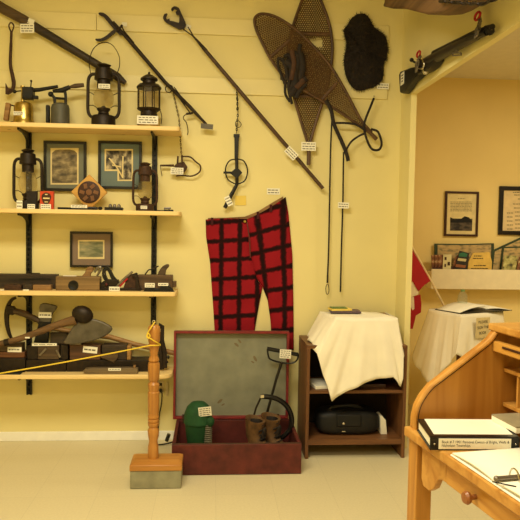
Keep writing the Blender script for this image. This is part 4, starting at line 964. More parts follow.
# boots
def boot(px, yo, ang, label):
    c = Vector((W(px, 436, d-.2).x, -(d-.2)+yo, CZ)); rot = RZ(ang)
    t = thing('boot', label, 'boot', c, 'pair of brown leather boots')
    P = lambda x, y, z: c + rot @ Vector((x, y, z))
    b = MB(); rings = []
    secs = [(.0, -.05, .046, .11), (.03, -.05, .048, .112), (.055, -.045, .046, .1), (.085, -.01, .044, .06), (.12, .012, .045, .052), (.17, .012, .05, .055), (.222, .006, .056, .062)]
    prev = None; rg = []
    for zz, cy, rx, ry in secs:
        rg.append([b.bm.verts.new(P(rx*math.cos(2*math.pi*i/22), cy+ry*math.sin(2*math.pi*i/22), zz+.012 + (.012*math.sin(2*math.pi*i/22) if zz > .15 else 0))) for i in range(22)])
    for z_, sc in ((.21, .88), (.12, .86)):
        rg.append([b.bm.verts.new(P(.05*sc*math.cos(2*math.pi*i/22), .01+.055*sc*math.sin(2*math.pi*i/22), z_+.012)) for i in range(22)])
    for a, e in zip(rg, rg[1:]):
        for i in range(22): b.bm.faces.new((a[i], a[(i+1)%22], e[(i+1)%22], e[i]))
    b.bm.faces.new(rg[0]); f = b.bm.faces.new(rg[-1]); 
    for fc in b.bm.faces:
        if min(v.co.z for v in fc.verts) > CZ+.125 and max((v.co-P(0, .01, v.co.z-CZ)).to_2d().length for v in fc.verts) < .048: fc.material_index = 1
    b.build('upper', [m_boot, m_leath], t, fixn=True)
    MB().prism([P(.05*math.cos(u)*(1 if math.sin(u) < .4 else .9), -.046+.116*math.sin(u), 0) for u in [i*math.pi/12 for i in range(24)]], (0, 0, .014)).build('sole', m_sole, t)
    MB().ball(P(0, -.052, .14), (.022, .012, .06), rot @ RX(12)).build('tongue', m_leath, t)
    b = MB()
    for i in range(5):
        zz = .1+.024*i; yy = -.062+.004*i if i else -.075
        b.tube([P(-.03, yy+.012, zz), P(0, yy-.006, zz+.012), P(.03, yy+.012, zz)], .0035, sub=3, seg=6).tube([P(.03, yy+.012, zz), P(0, yy-.007, zz+.012), P(-.03, yy+.012, zz)], .0032, sub=3, seg=6)
    b.build('laces', m_leath, t)
boot(256, .0, 52, 'left brown leather lace-up boot inside the red chest')
boot(272, .045, 46, 'right brown leather lace-up boot inside the red chest')
o = MB().ball((W(226, 438, d-.25).x, -(d-.25), CZ+.035), (.05, .04, .034)).box((W(229, 441, d-.25).x, -(d-.25), CZ+.02), (.1, .05, .04), RZ(14)).build('dark_pouch', m_leath, None, bevel=.006); meta(o, 'dark low pouch on the chest floor between the green cap and boots', 'pouch')
# ice auger with D handle
da = d-.4
t = thing('ice_auger', 'black long-shafted tool with D-shaped handle and white tag leaning in the red chest', 'tool', W(264, 432, da))
MB().tpx([(267, 348.6, da), (280, 351, da), (298, 354.6, da)], .0125, seg=12).build('grip', m_plast, t)
MB().tpx([(267.4, 349, da), (268.4, 356, da), (271, 359.6, da), (283, 363, da), (292, 363, da), (297, 360, da), (298.4, 354, da)], .0055, sub=4).build('handle_frame', m_plast, t)
MB().tpx([(281.6, 362, da), (276, 380, da), (270, 402, da), (262, 432, da)], [.01, .0085, .0085, .008], seg=10).build('shaft', m_plast, t)
card(t, 285.4, 354, 11.6, 9, da+.018, 3, 4)
db_ = d-.3
t = thing('bow_saw', 'black bow saw with curved tubular frame standing in the red chest', 'saw', W(280, 436, db_))
MB().tpx([(261, 396.4, db_), (272, 397.4, db_), (281, 401, db_), (288, 408, db_), (291.6, 418, db_), (290.6, 428, db_), (286, 434, db_), (279, 440, db_)], .0155, sub=5, seg=12).build('frame', m_plast, t)
MB().tpx([(260.6, 398, db_), (256, 408, db_), (250, 430, db_)], .006, flat=.4).build('blade', m_iron, t)
MB().bpx(260.6, 395, 264, 398, db_-.01, db_+.017).build('clip', m_chrome, t)

# ------------------------------------------------------------------ bookcase
d = -FL(352, 458.6).y; DB = d
x0, x1 = FL(307.6, 458.6).x-.018, FL(403.6, 457).x; ztop = W(352, 345.5, d).z; pt = .02
t = thing('bookcase', 'low brown wooden bookcase with one middle shelf against the wall', 'bookcase', ((x0+x1)/2, -d/2, 0))
BK = -.022
MB().lohi((x0, -d, .001), (x0+pt, BK, ztop-pt)).build('side_panel', m_case, t, bevel=.0015); MB().lohi((x1-pt, -d, .001), (x1, BK, ztop-pt)).build('side_panel', m_case, t, bevel=.0015)
MB().lohi((x0, -d, ztop-pt), (x1, BK, ztop)).build('top', m_casex, t, bevel=.0015)
zm = W(352, 390.6, d).z; zb_ = W(352, 440, d).z
MB().lohi((x0+pt, -d+.004, zm-.018), (x1-pt, BK-.005, zm)).build('shelf', m_casex, t); MB().lohi((x0+pt, -d+.004, zb_-.03), (x1-pt, BK-.005, zb_)).build('bottom_shelf', m_casex, t)
MB().lohi((x0+pt, BK-.005, .05), (x1-pt, BK, ztop-pt)).build('back_panel', m_caseb, t)
# bag
bd = d-.17; bx = W(346, 430, bd).x
t = thing('camera_bag', 'soft black bag with front clasp on the bottom shelf of the bookcase', 'bag', (bx, -bd, zb_))
a, e = W(312.6, 430, bd+.1).x, W(376, 430, bd+.1).x; hh = W(345, 412.6, bd+.1).z-zb_
b = MB()
def bagf(u, v):
    pu = u*2*math.pi; w_, h_, l_ = (e-a)/2, hh/2, .1
    def se(x, p): return math.copysign(abs(x)**p, x)
    th = (v-.5)*math.pi
    return Vector((bx + w_*se(math.cos(th), .4)*se(math.cos(pu), .45), -bd + l_*se(math.cos(th), .4)*se(math.sin(pu), .45), zb_+.002 + h_ + h_*se(math.sin(th), .5)*(1-.06*math.cos(pu*2))))
b.grid(bagf, 32, 18); bmesh.ops.remove_doubles(b.bm, verts=b.bm.verts, dist=.0004)
b.build('body', m_blackf, t)
MB().box((bx-.005, -bd-.09, zb_+hh*.66), ((e-a)*.4, .03, hh*.55)).build('pocket_flap', m_blackf, t, bevel=.01)
MB().ball((W(343.6, 423.6, bd+.106).x, -bd-.108, W(343.6, 423.6, bd+.106).z), (.009, .004, .009)).box((W(343.6, 431.4, bd+.106).x, -bd-.1065, W(343.6, 431.4, bd+.106).z), (.022, .003, .006)).build('clasp', m_chrome, t)
MB().tube([(bx-.13, -bd-.02, zb_+hh*.9), (bx-.07, -bd-.03, zb_+hh*1.12), (bx+.05, -bd-.03, zb_+hh*1.13), (bx+.11, -bd-.02, zb_+hh*.9)], .011, sub=6, flat=.5).build('strap', m_blackf, t)
o = MB().prism([Vector((W(x, 430, bd).x, -bd-.07, 0)) + Vector((0, 0, zb_+h)) for x, h in ((378, .001), (384, .001), (382.4, .09), (379, .115), (377, .11))], (0, .1, 0)).build('paper_stack', m_paper, None); meta(o, 'white papers standing beside the black bag in the bookcase', 'papers')
o = MB().box((W(318, 386, d-.1).x+.01, -d+.13, zm+.011), (.11, .2, .02), RZ(10)).build('paper_stack', m_paper, None, bevel=.002); meta(o, 'pale paper stack lying at the left on the middle bookcase shelf', 'papers')
o = MB().box((W(362, 386, d-.1).x, -d+.15, zm+.014), (.28, .2, .027), RZ(-4)).build('dark_book', m_fbrown, None, bevel=.002); meta(o, 'large dark book lying on the middle bookcase shelf under the cloth', 'book')
# carton under the cloth
DC = d-.015
cx0, cx1 = W(336, 318, DC).x, W(397.6, 318, DC).x; zc_ = W(366, 318, DC).z
o = MB().lohi((cx0+.004, -DC+.006, ztop+.001), (cx1-.004, -.08, zc_-.004)).build('carton', m_midw, None); meta(o, 'box hidden beneath the cream cloth on top of the bookcase', 'box')
# cloth draped over it
def loft(b, top, hem, nv=14, amp=.012, fr=7, ph=0.0, nrm=Vector((0,-1,0))):
    n = len(top); g = []
    for i in range(n):
        r_ = []
        for j in range(nv+1):
            v = j/nv; p = top[i].lerp(hem[i], v); e_ = min(1, 6*min(i, n-1-i)/(n-1)); r_.append(b.bm.verts.new(p + e_*nrm*amp*v*(math.sin(i/(n-1)*math.pi*fr+ph)+.35*math.sin(i/(n-1)*math.pi*fr*2.3+ph+1)) + e_*nrm*.01*math.sin(min(1, v*2.2)*math.pi/2)))
        g.append(r_)
    for i in range(n-1):
        for j in range(nv): b.bm.faces.new((g[i][j], g[i+1][j], g[i+1][j+1], g[i][j+1]))
def poly_at(pts, n):
    pts = [Vector(p) for p in pts]; L = [0]
    for a, e in zip(pts, pts[1:]): L.append(L[-1]+(e-a).length)
    out = []
    for i in range(n):
        s_ = L[-1]*i/(n-1)
        for k_ in range(len(pts)-1):
            if s_ <= L[k_+1]+1e-9:
                out.append(pts[k_].lerp(pts[k_+1], (s_-L[k_])/max(1e-9, L[k_+1]-L[k_]))); break
    return out
b = MB(); zc = zc_; yf, yb = -DC-.001, -.075
A, B_, Cc, D_ = Vector((cx0, yf, zc)), Vector((cx1, yf, zc)), Vector((cx1, yb, zc)), Vector((W(320, 302, .075).x, yb, zc))
b.grid(lambda u, v: A + (B_-A)*u + (D_-A)*v + Vector((0, 0, .004*math.sin(u*9)*math.sin(v*6))), 16, 10)
dh = d+.03
hem = [W(x, y, dh) for x, y in ((317, 353.6), (319.4, 362), (322, 372), (326.6, 384), (331, 401), (338, 396.6), (346, 391.4), (353, 388), (361, 384), (368, 381.4), (375, 379.4), (384, 377.6), (392, 376), (396, 380), (401, 388.4), (402.6, 378), (403.6, 358))]
hm = poly_at(hem, 40)
tp = poly_at([A, B_], 40)
# the front fall starts flat over the box edge, then hangs past the bookcase top
loft(b, tp, hm, 18, .013, 9, .4)
hl = [Vector((x0-.02, y, ztop + .012 + .05*abs(y-yf))) for y in (yf+.03, -.2, yb)]
hl = poly_at([W(317, 353.6, dh), Vector((W(311, 344, .3).x, -.3, ztop+.012)), Vector((W(309.6, 342, .2).x, -.2, ztop+.006)), Vector((W(309, 336, .08).x, -.075, ztop+.02))], 20)
loft(b, poly_at([A, D_], 20), hl, 14, .008, 5, 0, Vector((-1, 0, 0)))
hr = poly_at([W(403.6, 358, dh), Vector((x1+.008, -.2, ztop-.02)), Vector((x1+.006, -.09, ztop+.02))], 16)
loft(b, poly_at([B_, Cc], 16), hr, 12, .003, 5, 0, Vector((1, 0, 0)))
bmesh.ops.remove_doubles(b.bm, verts=b.bm.verts, dist=.002)
o = b.build('draped_cloth', m_cloth, None, solid=.002, ang=80); meta(o, 'cream cloth draped over the top of the brown bookcase', 'cloth')
# booklets on the cloth
zz = zc_+.007; yb_ = -.15
for nm, mt, px, w_, l_, h_, a, lab in (('booklet', M('purple_cover', (92, 74, 82), .5), 345, .19, .12, .012, -4, 'purple-grey booklet at the bottom of the pile on the cream cloth'),
        ('booklet', m_yel, 340, .13, .1, .012, 5, 'yellow booklet in the middle of the pile on the cream cloth'), ('booklet', M('green_cover', (86, 116, 60), .5), 338.6, .1, .07, .005, 3, 'green booklet on top of the pile on the cream cloth')):
    o = MB().box((W(px, 300, .15).x, yb_, zz+h_/2), (w_, l_, h_), RZ(a)).build(nm, mt, None, bevel=.001); meta(o, lab, 'booklet', 'booklets on the cloth'); zz += h_+.0005
# ------------------------------------------------------------------ rifle and carved wooden piece on the header wall
def sp(pts, d0, d1): return [SW(x, y, d1) for x, y in pts], Vector((d1-d0, 0, 0))
t = thing('rifle', 'dark old rifle hanging muzzle-up along the right header wall', 'rifle', SW(440, 60, .03))
P_, e_ = sp([(398.6, 74.6), (400, 71.4), (410, 67.6), (418, 66), (421, 68), (417, 76), (410, 82.4), (405, 90), (402, 93.6), (399.6, 92.6)], .003, .055)
MB().prism(P_, e_).build('butt_stock', m_gun, t, bevel=.008)
P_, e_ = sp([(415, 69), (418, 62.6), (424, 57.6), (434, 52), (434, 60.6), (430, 67), (424, 71.4), (417, 74.6)], .003, .06)
MB().prism(P_, e_).build('receiver', m_gun, t, bevel=.006)
MB().tube([SW(424, 64, .04), SW(450, 49.6, .04), SW(478, 35.6, .04)], [.03, .026, .018], seg=12).build('fore_stock', WOOD('dark_stock', (38, 29, 23), (26, 20, 17), 'Y', .4, 30), t)
MB().tube([SW(434, 53.4, .042), SW(474, 33.4, .042), SW(492.6, 26.6, .042)], [.016, .013, .012], seg=12).build('barrel', m_gun, t)
MB().tube([SW(470, 38, .04), SW(487, 32, .04)], [.022, .016]).tube([SW(488.4, 28.6, .04), SW(490.6, 31.6, .04)], .018).tube([SW(486, 29, .042), SW(485.4, 26.8, .042)], .008).build('muzzle_cap', m_black, t)
MB().tube([SW(420.6, 65, .06), SW(413, 61.4, .075)], .006).ball(SW(411.6, 60, .078), .012).build('bolt_handle', m_black, t)
MB().tube([SW(418, 68, .07), SW(416, 64, .07), SW(419.6, 60, .07), SW(424, 62, .07), SW(423, 68, .07)], .006, sub=4, closed=True).ball(SW(425.4, 70, .045), (.02, .02, .026)).build('trigger_guard', m_chrome, t)
MB().tube([SW(456, 48, .045), SW(457.4, 51.6, .045)], .006).tube([SW(452.4, 53, .045), SW(461, 53, .045), SW(461.4, 55, .045), SW(453, 55.6, .045)], .0035, closed=True).build('sling_swivel', m_steel, t)
q = SW(402.4, 78.6, .057); MB().box(q, (.0016, .07, .075)).build('label_tag', m_card, t)
b = MB(); 
for i in range(3): b.box(q+Vector((-.0012, .0, .02-.018*i)), (.0006, .04-.006*i, .007))
b.build('lettering', m_ink, t)
for nm, pts, lab in (('wall_chain', [(475, 37, .08), (478.6, 24, .05), (480, 18, .03)], 'grey chain with red hook holding up the rifle barrel'), ('wall_chain', [(415.6, 72, .075), (417, 62, .08), (420.6, 55.6, .03)], 'short chain with red hook holding the rifle at its bolt')):
    t = thing(nm, lab, 'chain', SW(*pts[-1]), 'chains holding the rifle')
    b = MB(); P3 = [SW(*p) for p in pts]
    for off in (0, .02): 
        q = [p+Vector((0, -off, 0)) for p in P3[:-1]]+[P3[-1]]
        chain(b, q, .0035, .022)
    b.build('links', m_steel, t); e = P3[-1]
    MB().tube([e+Vector((-.012, .03*math.cos(a_), .016*math.sin(a_)+.008)) for a_ in [j*math.pi/7 for j in range(14)]], .0055, closed=True, seg=6).build('hook', m_red, t)
t = thing('wooden_trough', 'long carved brown wooden piece with rounded underside mounted high above the rifle', 'carved wood', SW(440, 10, .1))
P_, e_ = sp([(382, 6.4), (384, 2), (386, -14), (400, -30), (488, -36), (480, -8), (464, 0), (454, 5), (446, 10), (438, 13.5), (426, 14.6), (414, 11.6), (402, 8.4), (391, 8.6)], .1, .22)
MB().prism(P_, e_).build('body', WOOD('trough_wood', (116, 86, 58), (76, 54, 36), 'Y', .55, 26), t, bevel=.02, seg=3)
b = MB(); chain(b, [SW(440, 1, .235), SW(456, 2.6, .235), SW(470, 3.6, .235), SW(484, 4, .235), SW(496, -2, .235), SW(504, -10, .225)], .005, .035); b.build('chain', m_iron, t)
card(None, 383, 3, 0.01, 0.01, .1, 0, 0) if False else None

# ------------------------------------------------------------------ alcove
def AW(px, py, d=0.0): return W(px, py, -YA+d)
AD = lambda d: -YA+d
def apicture(x0, y0, x1, y1, fw, label, fmat, paper):
    t = thing('framed_document', label, 'framed document', AW((x0+x1)/2, y1, .005), 'framed documents on the alcove wall')
    d = AD(.02); a, e = W(x0, (y0+y1)/2, d), W(x1, (y0+y1)/2, d); zt, zb = W((x0+x1)/2, y0, d).z, W((x0+x1)/2, y1, d).z; f = fw*pxm(d); Y0, Y1 = YA-.002, YA-.02
    MB().lohi((a.x, Y0, zt-f), (e.x, Y1, zt)).lohi((a.x, Y0, zb), (e.x, Y1, zb+f)).lohi((a.x, Y0, zb+f), (a.x+f, Y1, zt-f)).lohi((e.x-f, Y0, zb+f), (e.x, Y1, zt-f)).build('frame', fmat, t, bevel=.0015)
    MB().lohi((a.x+f*.9, Y0, zb+f*.9), (e.x-f*.9, Y0-.008, zt-f*.9)).build('sheet', paper, t, smooth=False)
    return t, a, e, zt, zb
def lines(t, rows, d, mat, name='lettering', th=.7):
    b = MB(); rnd = random.Random(int(rows[0][0]))
    for x0, x1, y in rows:
        x = x0
        while x < x1:
            l = rnd.uniform(1.2, 3.4); b.bpx(x, y-th/2, min(x+l, x1), y+th/2, d-.0006, d); x += l+.5
    return b.build(name, mat, t, smooth=False)
t, *_ = apicture(445, 191.4, 478.6, 236.4, 2.2, 'brown-framed letter with a dark photograph at the bottom, on the alcove wall', m_fbrown, m_cream)
dd = AD(.0115)
lines(t, [(458, 465, 198.6)] + [(450.4, 472, 202+1.5*i) for i in range(5)] + [(450.4, 472, 209.6+1.3*i) for i in range(2)], dd, m_gink, th=.5)
MB().bpx(450.2, 218.6, 472.2, 230.8, dd-.001, dd).build('photograph', m_dphoto, t, smooth=False)
MB().ppx([(450.2, 217.2), (455, 219.4), (461, 219), (464.6, 216.2), (469, 217.4), (472.2, 221), (472.2, 222.6), (450.2, 222.6)], dd-.0005, dd+.0004).build('tree_line', m_black, t, smooth=False)
t, *_ = apicture(499.4, 186.4, 536, 235, 4.2, 'black-framed certificate with faint printing, at the right edge of the alcove wall', m_fblack, M('certificate_sheet', (226, 200, 150), .6))
lines(t, [(513, 527, 192.4), (514, 524, 195), (518, 524, 199), (513, 526, 204), (514, 525, 208)] + [(507, 513, 213+4*i) for i in range(5)] + [(515, 520, 212+4*i) for i in range(5)] + [(522, 528, 213+4*i) for i in range(5)], dd, m_gink, th=.8)
# white ledge rack
t = thing('brochure_ledge', 'long white ledge rack on the alcove wall holding brochures', 'ledge', AW(480, 288, .06))
dl = AD(.13); a = W(431.4, 278, dl); zt, zb = W(480, 269.6, dl).z, W(480, 289.4, dl).z; xe = a.x+1.3
MB().lohi((a.x, YA-.13, zb), (xe, YA-.115, zt)).build('front_board', m_ledge, t, bevel=.002)
MB().lohi((a.x, YA-.115, zb), (xe, YA-.002, zb+.015)).lohi((a.x, YA-.115, zb+.015), (a.x+.015, YA-.002, zt-.02)).build('ledge_board', m_ledge, t)
ZL = zb+.0155
def leaf(name, pts, dd, mat, label, cat, thick=.004, group='brochures on the white ledge', border=None):
    d = AD(dd); P3 = [W(x, y, d) for x, y in pts]; 
    P3 = [Vector((p.x, p.y, max(p.z, ZL))) for p in P3]
    if border:
        t = thing(name, label, cat, (P3[0].x, P3[0].y, ZL), group)
        MB().prism(P3, (0, thick, 0)).build('frame', border, t)
        c = sum(P3, Vector())/len(P3); k_ = .9
        MB().prism([c+(p-c)*k_+Vector((0, -.0012, 0)) for p in P3], (0, .002, 0)).build('poster', mat, t, smooth=False); return t
    o = MB().prism(P3, (0, thick, 0)).build(name, mat, None, smooth=False); meta(o, label, cat, group); return o
leaf('poster_board', [(434.6, 275), (434.6, 243.6), (465, 244), (494, 243.2), (494, 275)], .03, m_bro[4], 'wide dark-green-framed poster board behind the yellow booklet on the ledge', 'poster', .01, border=m_gframe)
leaf('poster_board', [(489, 275), (492, 250.6), (530, 233), (545, 262), (545, 275)], .042, m_bro[4], 'tilted dark-framed poster board leaning at the right end of the ledge', 'poster', .008, border=m_gframe)
leaf('poster_board', [(499, 275), (502.6, 247), (534, 246), (536, 275)], .056, m_bro[4], 'upright green-framed board in front of the tilted poster board', 'poster', .008, border=m_gframe)
for i, x in enumerate((432.4, 435.4, 438.6)):
    leaf('brochure', [(x, 275), (x-1+.4*i, 255.4), (x+6, 254.6), (x+8, 275)], .075+.009*i, m_bro[0], ['leftmost reddish brochure of the fanned bunch at the left end of the ledge', 'second reddish brochure of the fanned bunch on the ledge', 'third reddish brochure of the fanned bunch on the ledge'][i], 'brochure')
leaf('brochure', [(442.4, 275), (443.4, 254.4), (451.6, 254.4), (450.6, 275)], .105, M('pale_cover', (216, 204, 156), .6), 'pale front brochure of the fanned bunch at the left end of the ledge', 'brochure')
leaf('brochure', [(453, 275), (459.6, 250.6), (469.4, 253.2), (466, 275)], .1, M('dark_cover', (46, 42, 40), .5), 'dark tilted brochure with green top beside the yellow booklet', 'brochure')
_d = AD(.1012); _t = bpy.data.objects['brochure.004']
for _n, _c, _p in (('green_panel', (50, 110, 80), [(459.4, 253.4), (463.4, 252.4), (467.6, 254), (466.6, 257), (458.6, 256.4)]), ('pale_panel', (206, 190, 140), [(458.2, 258), (466.6, 259), (465.8, 261.6), (457.4, 260.6)]), ('brown_panel', (150, 92, 56), [(456, 264), (466, 265.4), (465.2, 268), (455.2, 266.8)])):
    MB().ppx(_p, _d-.0006, _d).build(_n, M(_n, _c, .6), _t, smooth=False)
_t = bpy.data.objects['brochure.003']; _d = AD(.1062)
for _p in ((444.6, 257, 446.6, 260), (447.6, 262, 450, 265.4), (444.4, 264, 446, 267)): MB().bpx(*_p, _d-.0006, _d).build('small_photo', m_fbrown, _t, smooth=False)
leaf('brochure', [(450.6, 275), (455.4, 257), (460, 253), (458, 275)], .088, m_bro[0], 'brown brochure tucked behind the dark tilted brochure', 'brochure')
t = leaf('yellow_booklet', [(467.6, 275), (468.6, 262), (473, 253), (489.6, 252), (492, 262), (491.4, 275)], .1, M('yellow_cover', (222, 184, 92), .6), 'yellow booklet standing in the middle of the white ledge', 'booklet', .008)
lines(t, [(474, 482, 256), (473, 483, 258.4), (474, 486, 265.6), (471, 488, 268.4)], AD(.1015), m_ink, th=.8)
for x0_, x1_, y_, m__, lab in ((501.4, 515.6, 255.4, 3, 'greenish brochure with dark pictures right of the dark-green board'), (516, 530, 256.6, 0, 'brown and white brochure at the right edge of the ledge')):
    leaf('brochure', [(x0_, 275), (x0_+3.4, y_), (x1_+2, y_+.4), (x1_-.4, 275)], .1, m_bro[m__], lab, 'brochure')
# table with cloth
ZT = .84
A, B_, Cc = FL(429, 309, ZT), FL(461.4, 315.6, ZT), FL(503, 311, ZT); D_ = A + (Cc-B_)
ctr = (A+Cc)/2
t = thing('side_table', 'small dark wooden table under the beige cloth in the alcove', 'table', (ctr.x, ctr.y, 0))
ins = lambda p, k_, z_: Vector((ctr.x+(p.x-ctr.x)*k_, ctr.y+(p.y-ctr.y)*k_, z_))
MB().prism([ins(p, .97, ZT-.026) for p in (A, B_, Cc, D_)], (0, 0, .022)).build('table_top', m_case, t)
for p in (A, B_, Cc, D_): MB().box(ins(p, .86, (ZT-.03)/2), (.04, .04, ZT-.03), RZ(40)).build('leg', m_case, t)
b = MB()
b.grid(lambda u, v: B_ + (A-B_)*u + (Cc-B_)*v + Vector((0, 0, .0005)), 8, 8)
def outv(p, k_): return Vector(((p-ctr).x, (p-ctr).y, 0)).normalized()*k_
def hz(px, py, p, k_):                                   # hem point seen at px,py hanging just outside the corner/edge point p
    q = p+outv(p, k_); return W(px, py, -q.y)
mAB = A.lerp(B_, .5); mBC = B_.lerp(Cc, .5)
hemL = poly_at([hz(411.6, 357, A, .03), hz(416.4, 366, A.lerp(B_, .15), .03), hz(423, 375, A.lerp(B_, .3), .03), hz(431.4, 384, mAB, .04), hz(440, 374, A.lerp(B_, .66), .03), hz(452, 361, A.lerp(B_, .86), .05), hz(456, 354, B_, .09)], 40)
loft(b, poly_at([A, B_], 40), hemL, 16, .012, 7, .3, Vector((-.75, -.66, 0)))
hemR = poly_at([hz(456, 354, B_, .09), hz(463, 358, B_.lerp(Cc, .06), .06), hz(468.4, 360, B_.lerp(Cc, .14), .03), B_.lerp(Cc, .25)+Vector((.01, -.03, -.42)), mBC+Vector((.02, -.03, -.46)), Cc+Vector((.05, -.02, -.38))], 40)
loft(b, poly_at([B_, Cc], 40), hemR, 16, .006, 6, 1.2, Vector((.55, -.83, 0)))
loft(b, poly_at([Cc, D_], 16), poly_at([Cc+Vector((.05, -.02, -.38)), D_+Vector((.03, .03, -.36))], 16), 10, .008, 5, 0, Vector((.7, .7, 0)))
loft(b, poly_at([D_, A], 16), poly_at([D_+Vector((.03, .03, -.36)), hz(411.6, 357, A, .03)], 16), 10, .008, 5, 0, Vector((-.5, .8, 0)))
bmesh.ops.remove_doubles(b.bm, verts=b.bm.verts, dist=.002)
o = b.build('tablecloth', m_cloth2, None, solid=.002, ang=80); meta(o, 'beige cloth draped over the small alcove table', 'tablecloth')
# sign on the cloth
nB = (Cc-B_); nB.z = 0; nB.normalize(); an = math.degrees(math.atan2(nB.y, nB.x)); rot = RZ(an)
pl_n = Vector((nB.y, -nB.x, 0)); q = hit(482.8, 327.6, B_+pl_n*.036, pl_n)
k_ = (q-CAM).length/F
sw_ = (hit(489.6, 327.6, q, pl_n)-hit(476, 327.6, q, pl_n)).length
sg = MB().box(q, (sw_, .0015, 19*k_), rot @ RY(2)).build('sign', M('sign_paper', (214, 194, 142), .8), None, smooth=False); meta(sg, 'small paper sign on the alcove tablecloth asking to sign the book', 'sign')
for i, s_ in enumerate(('PLEASE', 'SIGN THE', 'BOOK')):
    text(sg, s_, q + pl_n*.0016 + Vector((0, 0, (5.4-5.2*i)*k_)), 3.7*k_, rot, m_ink, fit=sw_*(.66, .82, .5)[i])
# guest book, open
t = thing('guest_book', 'open guest book with pale pages lying on the alcove tablecloth', 'book', ctr+Vector((-.02, -.03, .003)))
g0 = Vector((0, 0, .004)); zb2 = ZT+.004
c0, c1, c2, c3, c4 = FL(435, 309.6, zb2), FL(461, 314, zb2), FL(512, 310.6, zb2), FL(486, 306, zb2), FL(459, 304.6, zb2)
MB().prism([c0, c1, c2, FL(487, 305.4, zb2), c4], (0, 0, .004)).build('cover', m_black, t)
b = MB()
P0, P1 = FL(437, 309.2, zb2+.005), FL(460, 312.8, zb2+.005); Q0, Q1 = FL(461, 304, zb2+.005), FL(485.6, 309, zb2+.005)
b.grid(lambda u, v: P0.lerp(P1, v).lerp(Q0.lerp(Q1, v), u) + Vector((0, 0, .022*math.sin(min(1, u*1.18)*math.pi*.62))), 14, 3)
b.build('left_pages', m_paper, t, solid=.004)
R0, R1 = Q0, Q1; S0, S1 = FL(490, 305.8, zb2+.005), FL(511, 310, zb2+.005)
MB().grid(lambda u, v: R0.lerp(R1, v).lerp(S0.lerp(S1, v), u) + Vector((0, 0, .008*math.sin(u*math.pi))), 10, 3).build('right_pages', m_paper, t, solid=.004)
# bottle
bd = FL(462.5, 306, ZT); bp = ctr.lerp(D_, .45); dq = -bp.y; bxp = W(462.5, 300, dq).x
k_ = pxm(dq); c = Vector((bxp, bp.y, ZT+.003))
t = thing('bottle', 'clear plastic bottle with green cap standing behind the open book', 'bottle', c)
zt = W(462.5, 289.6, dq).z - c.z
MB().lathe(c, [(0, 0), (.032, 0), (.034, .006), (.033, zt*.3), (.035, zt*.34), (.034, zt*.66), (.02, zt*.84), (.012, zt*.88), (.012, zt*.93), (0, zt*.93)], 20).build('body', m_clear, t)
MB().lathe(c, [(0, zt*.9), (.0145, zt*.9), (.0145, zt), (0, zt)], 16).build('cap', M('green_cap', (110, 140, 80), .5), t)
# flag
fd = AD(.42)
t = thing('flag', 'red and white flag hanging from a slanted pole by the alcove opening', 'flag', W(444, 306, fd))
MB().tpx([(400, 224, fd), (412, 247, fd), (431, 281, fd), (444.4, 306.6, fd)], .0085, seg=10).build('pole', M('flag_pole', (226, 200, 150), .5), t)
b = MB(); dd = fd
def cl(pts, mi, d0, d1):
    pp = [W(x, y, d1) for x, y in pts]; b.prism(pp, (0, d1-d0, 0), mi)
cl(s2([(405, 239), (412, 249.4), (422, 266), (430.6, 281), (424.6, 285), (418.6, 291.4), (415.6, 286.6), (412.6, 281), (409, 288), (405, 292)], 1), 0, dd-.004, dd+.016)
cl([(412.6, 280.6), (415.6, 286.6), (418.8, 291.2), (418.4, 294.4), (414, 296.4), (409.6, 298), (405, 300), (405, 288)], 1, dd-.006, dd+.01)
cl(s2([(413.8, 296.4), (420.6, 294.6), (421.6, 304), (421.2, 312.4), (416, 315.6), (414.6, 322), (412.8, 329), (408, 329), (407, 312), (409, 300)], 1), 0, dd-.008, dd+.004)
cl([(410, 297.6), (414, 296.8), (414.6, 309), (412.6, 310.6), (410, 306)], 1, dd-.002, dd+.0065)
b.build('cloth', [m_red, m_flagw], t, bevel=.003)
o = thing('flag_stand', 'x', 'x', (0, 0, 0)); bpy.data.objects.remove(o)

# ------------------------------------------------------------------ desk
ZD = .76
C = FL(404, 426, ZD); AN = 9.1
U = Vector((-math.sin(R(AN)), math.cos(R(AN)), 0)); V = Vector((math.cos(R(AN)), math.sin(R(AN)), 0)); DR = RZ(AN)
def K(u, v, z): return C + U*u + V*v + Vector((0, 0, z-C.z))
def dbox(b, u0, u1, v0, v1, z0, z1): return b.box(K((u0+u1)/2, (v0+v1)/2, (z0+z1)/2), (abs(v1-v0), abs(u1-u0), abs(z1-z0)), DR)
def dface(px, py, v): return hit(px, py, K(0, v, 0), V)          # point on a plane parallel to the desk front
def dend(px, py, u): return hit(px, py, K(u, 0, 0), U)
def uv_of(p): r = p-C; return r.dot(U), r.dot(V)
UL, VD, TT = -1.15, .6, .03
t = thing('writing_desk', 'honey pine roll-top writing desk in the right foreground', 'desk', K(UL/2, VD/2, 0))
dbox(MB(), UL, 0, 0, VD, ZD-TT, ZD).build('desk_top', m_deskx, t, bevel=.004)
for u, v in ((-.012, .012), (UL+.08, .012), (-.03, VD-.08), (UL+.08, VD-.08)):
    dbox(MB(), u-.055, u, v, v+.055, .001, ZD-TT).build('leg', m_deskz, t, bevel=.003)
vf = .02; zt_ = ZD-TT
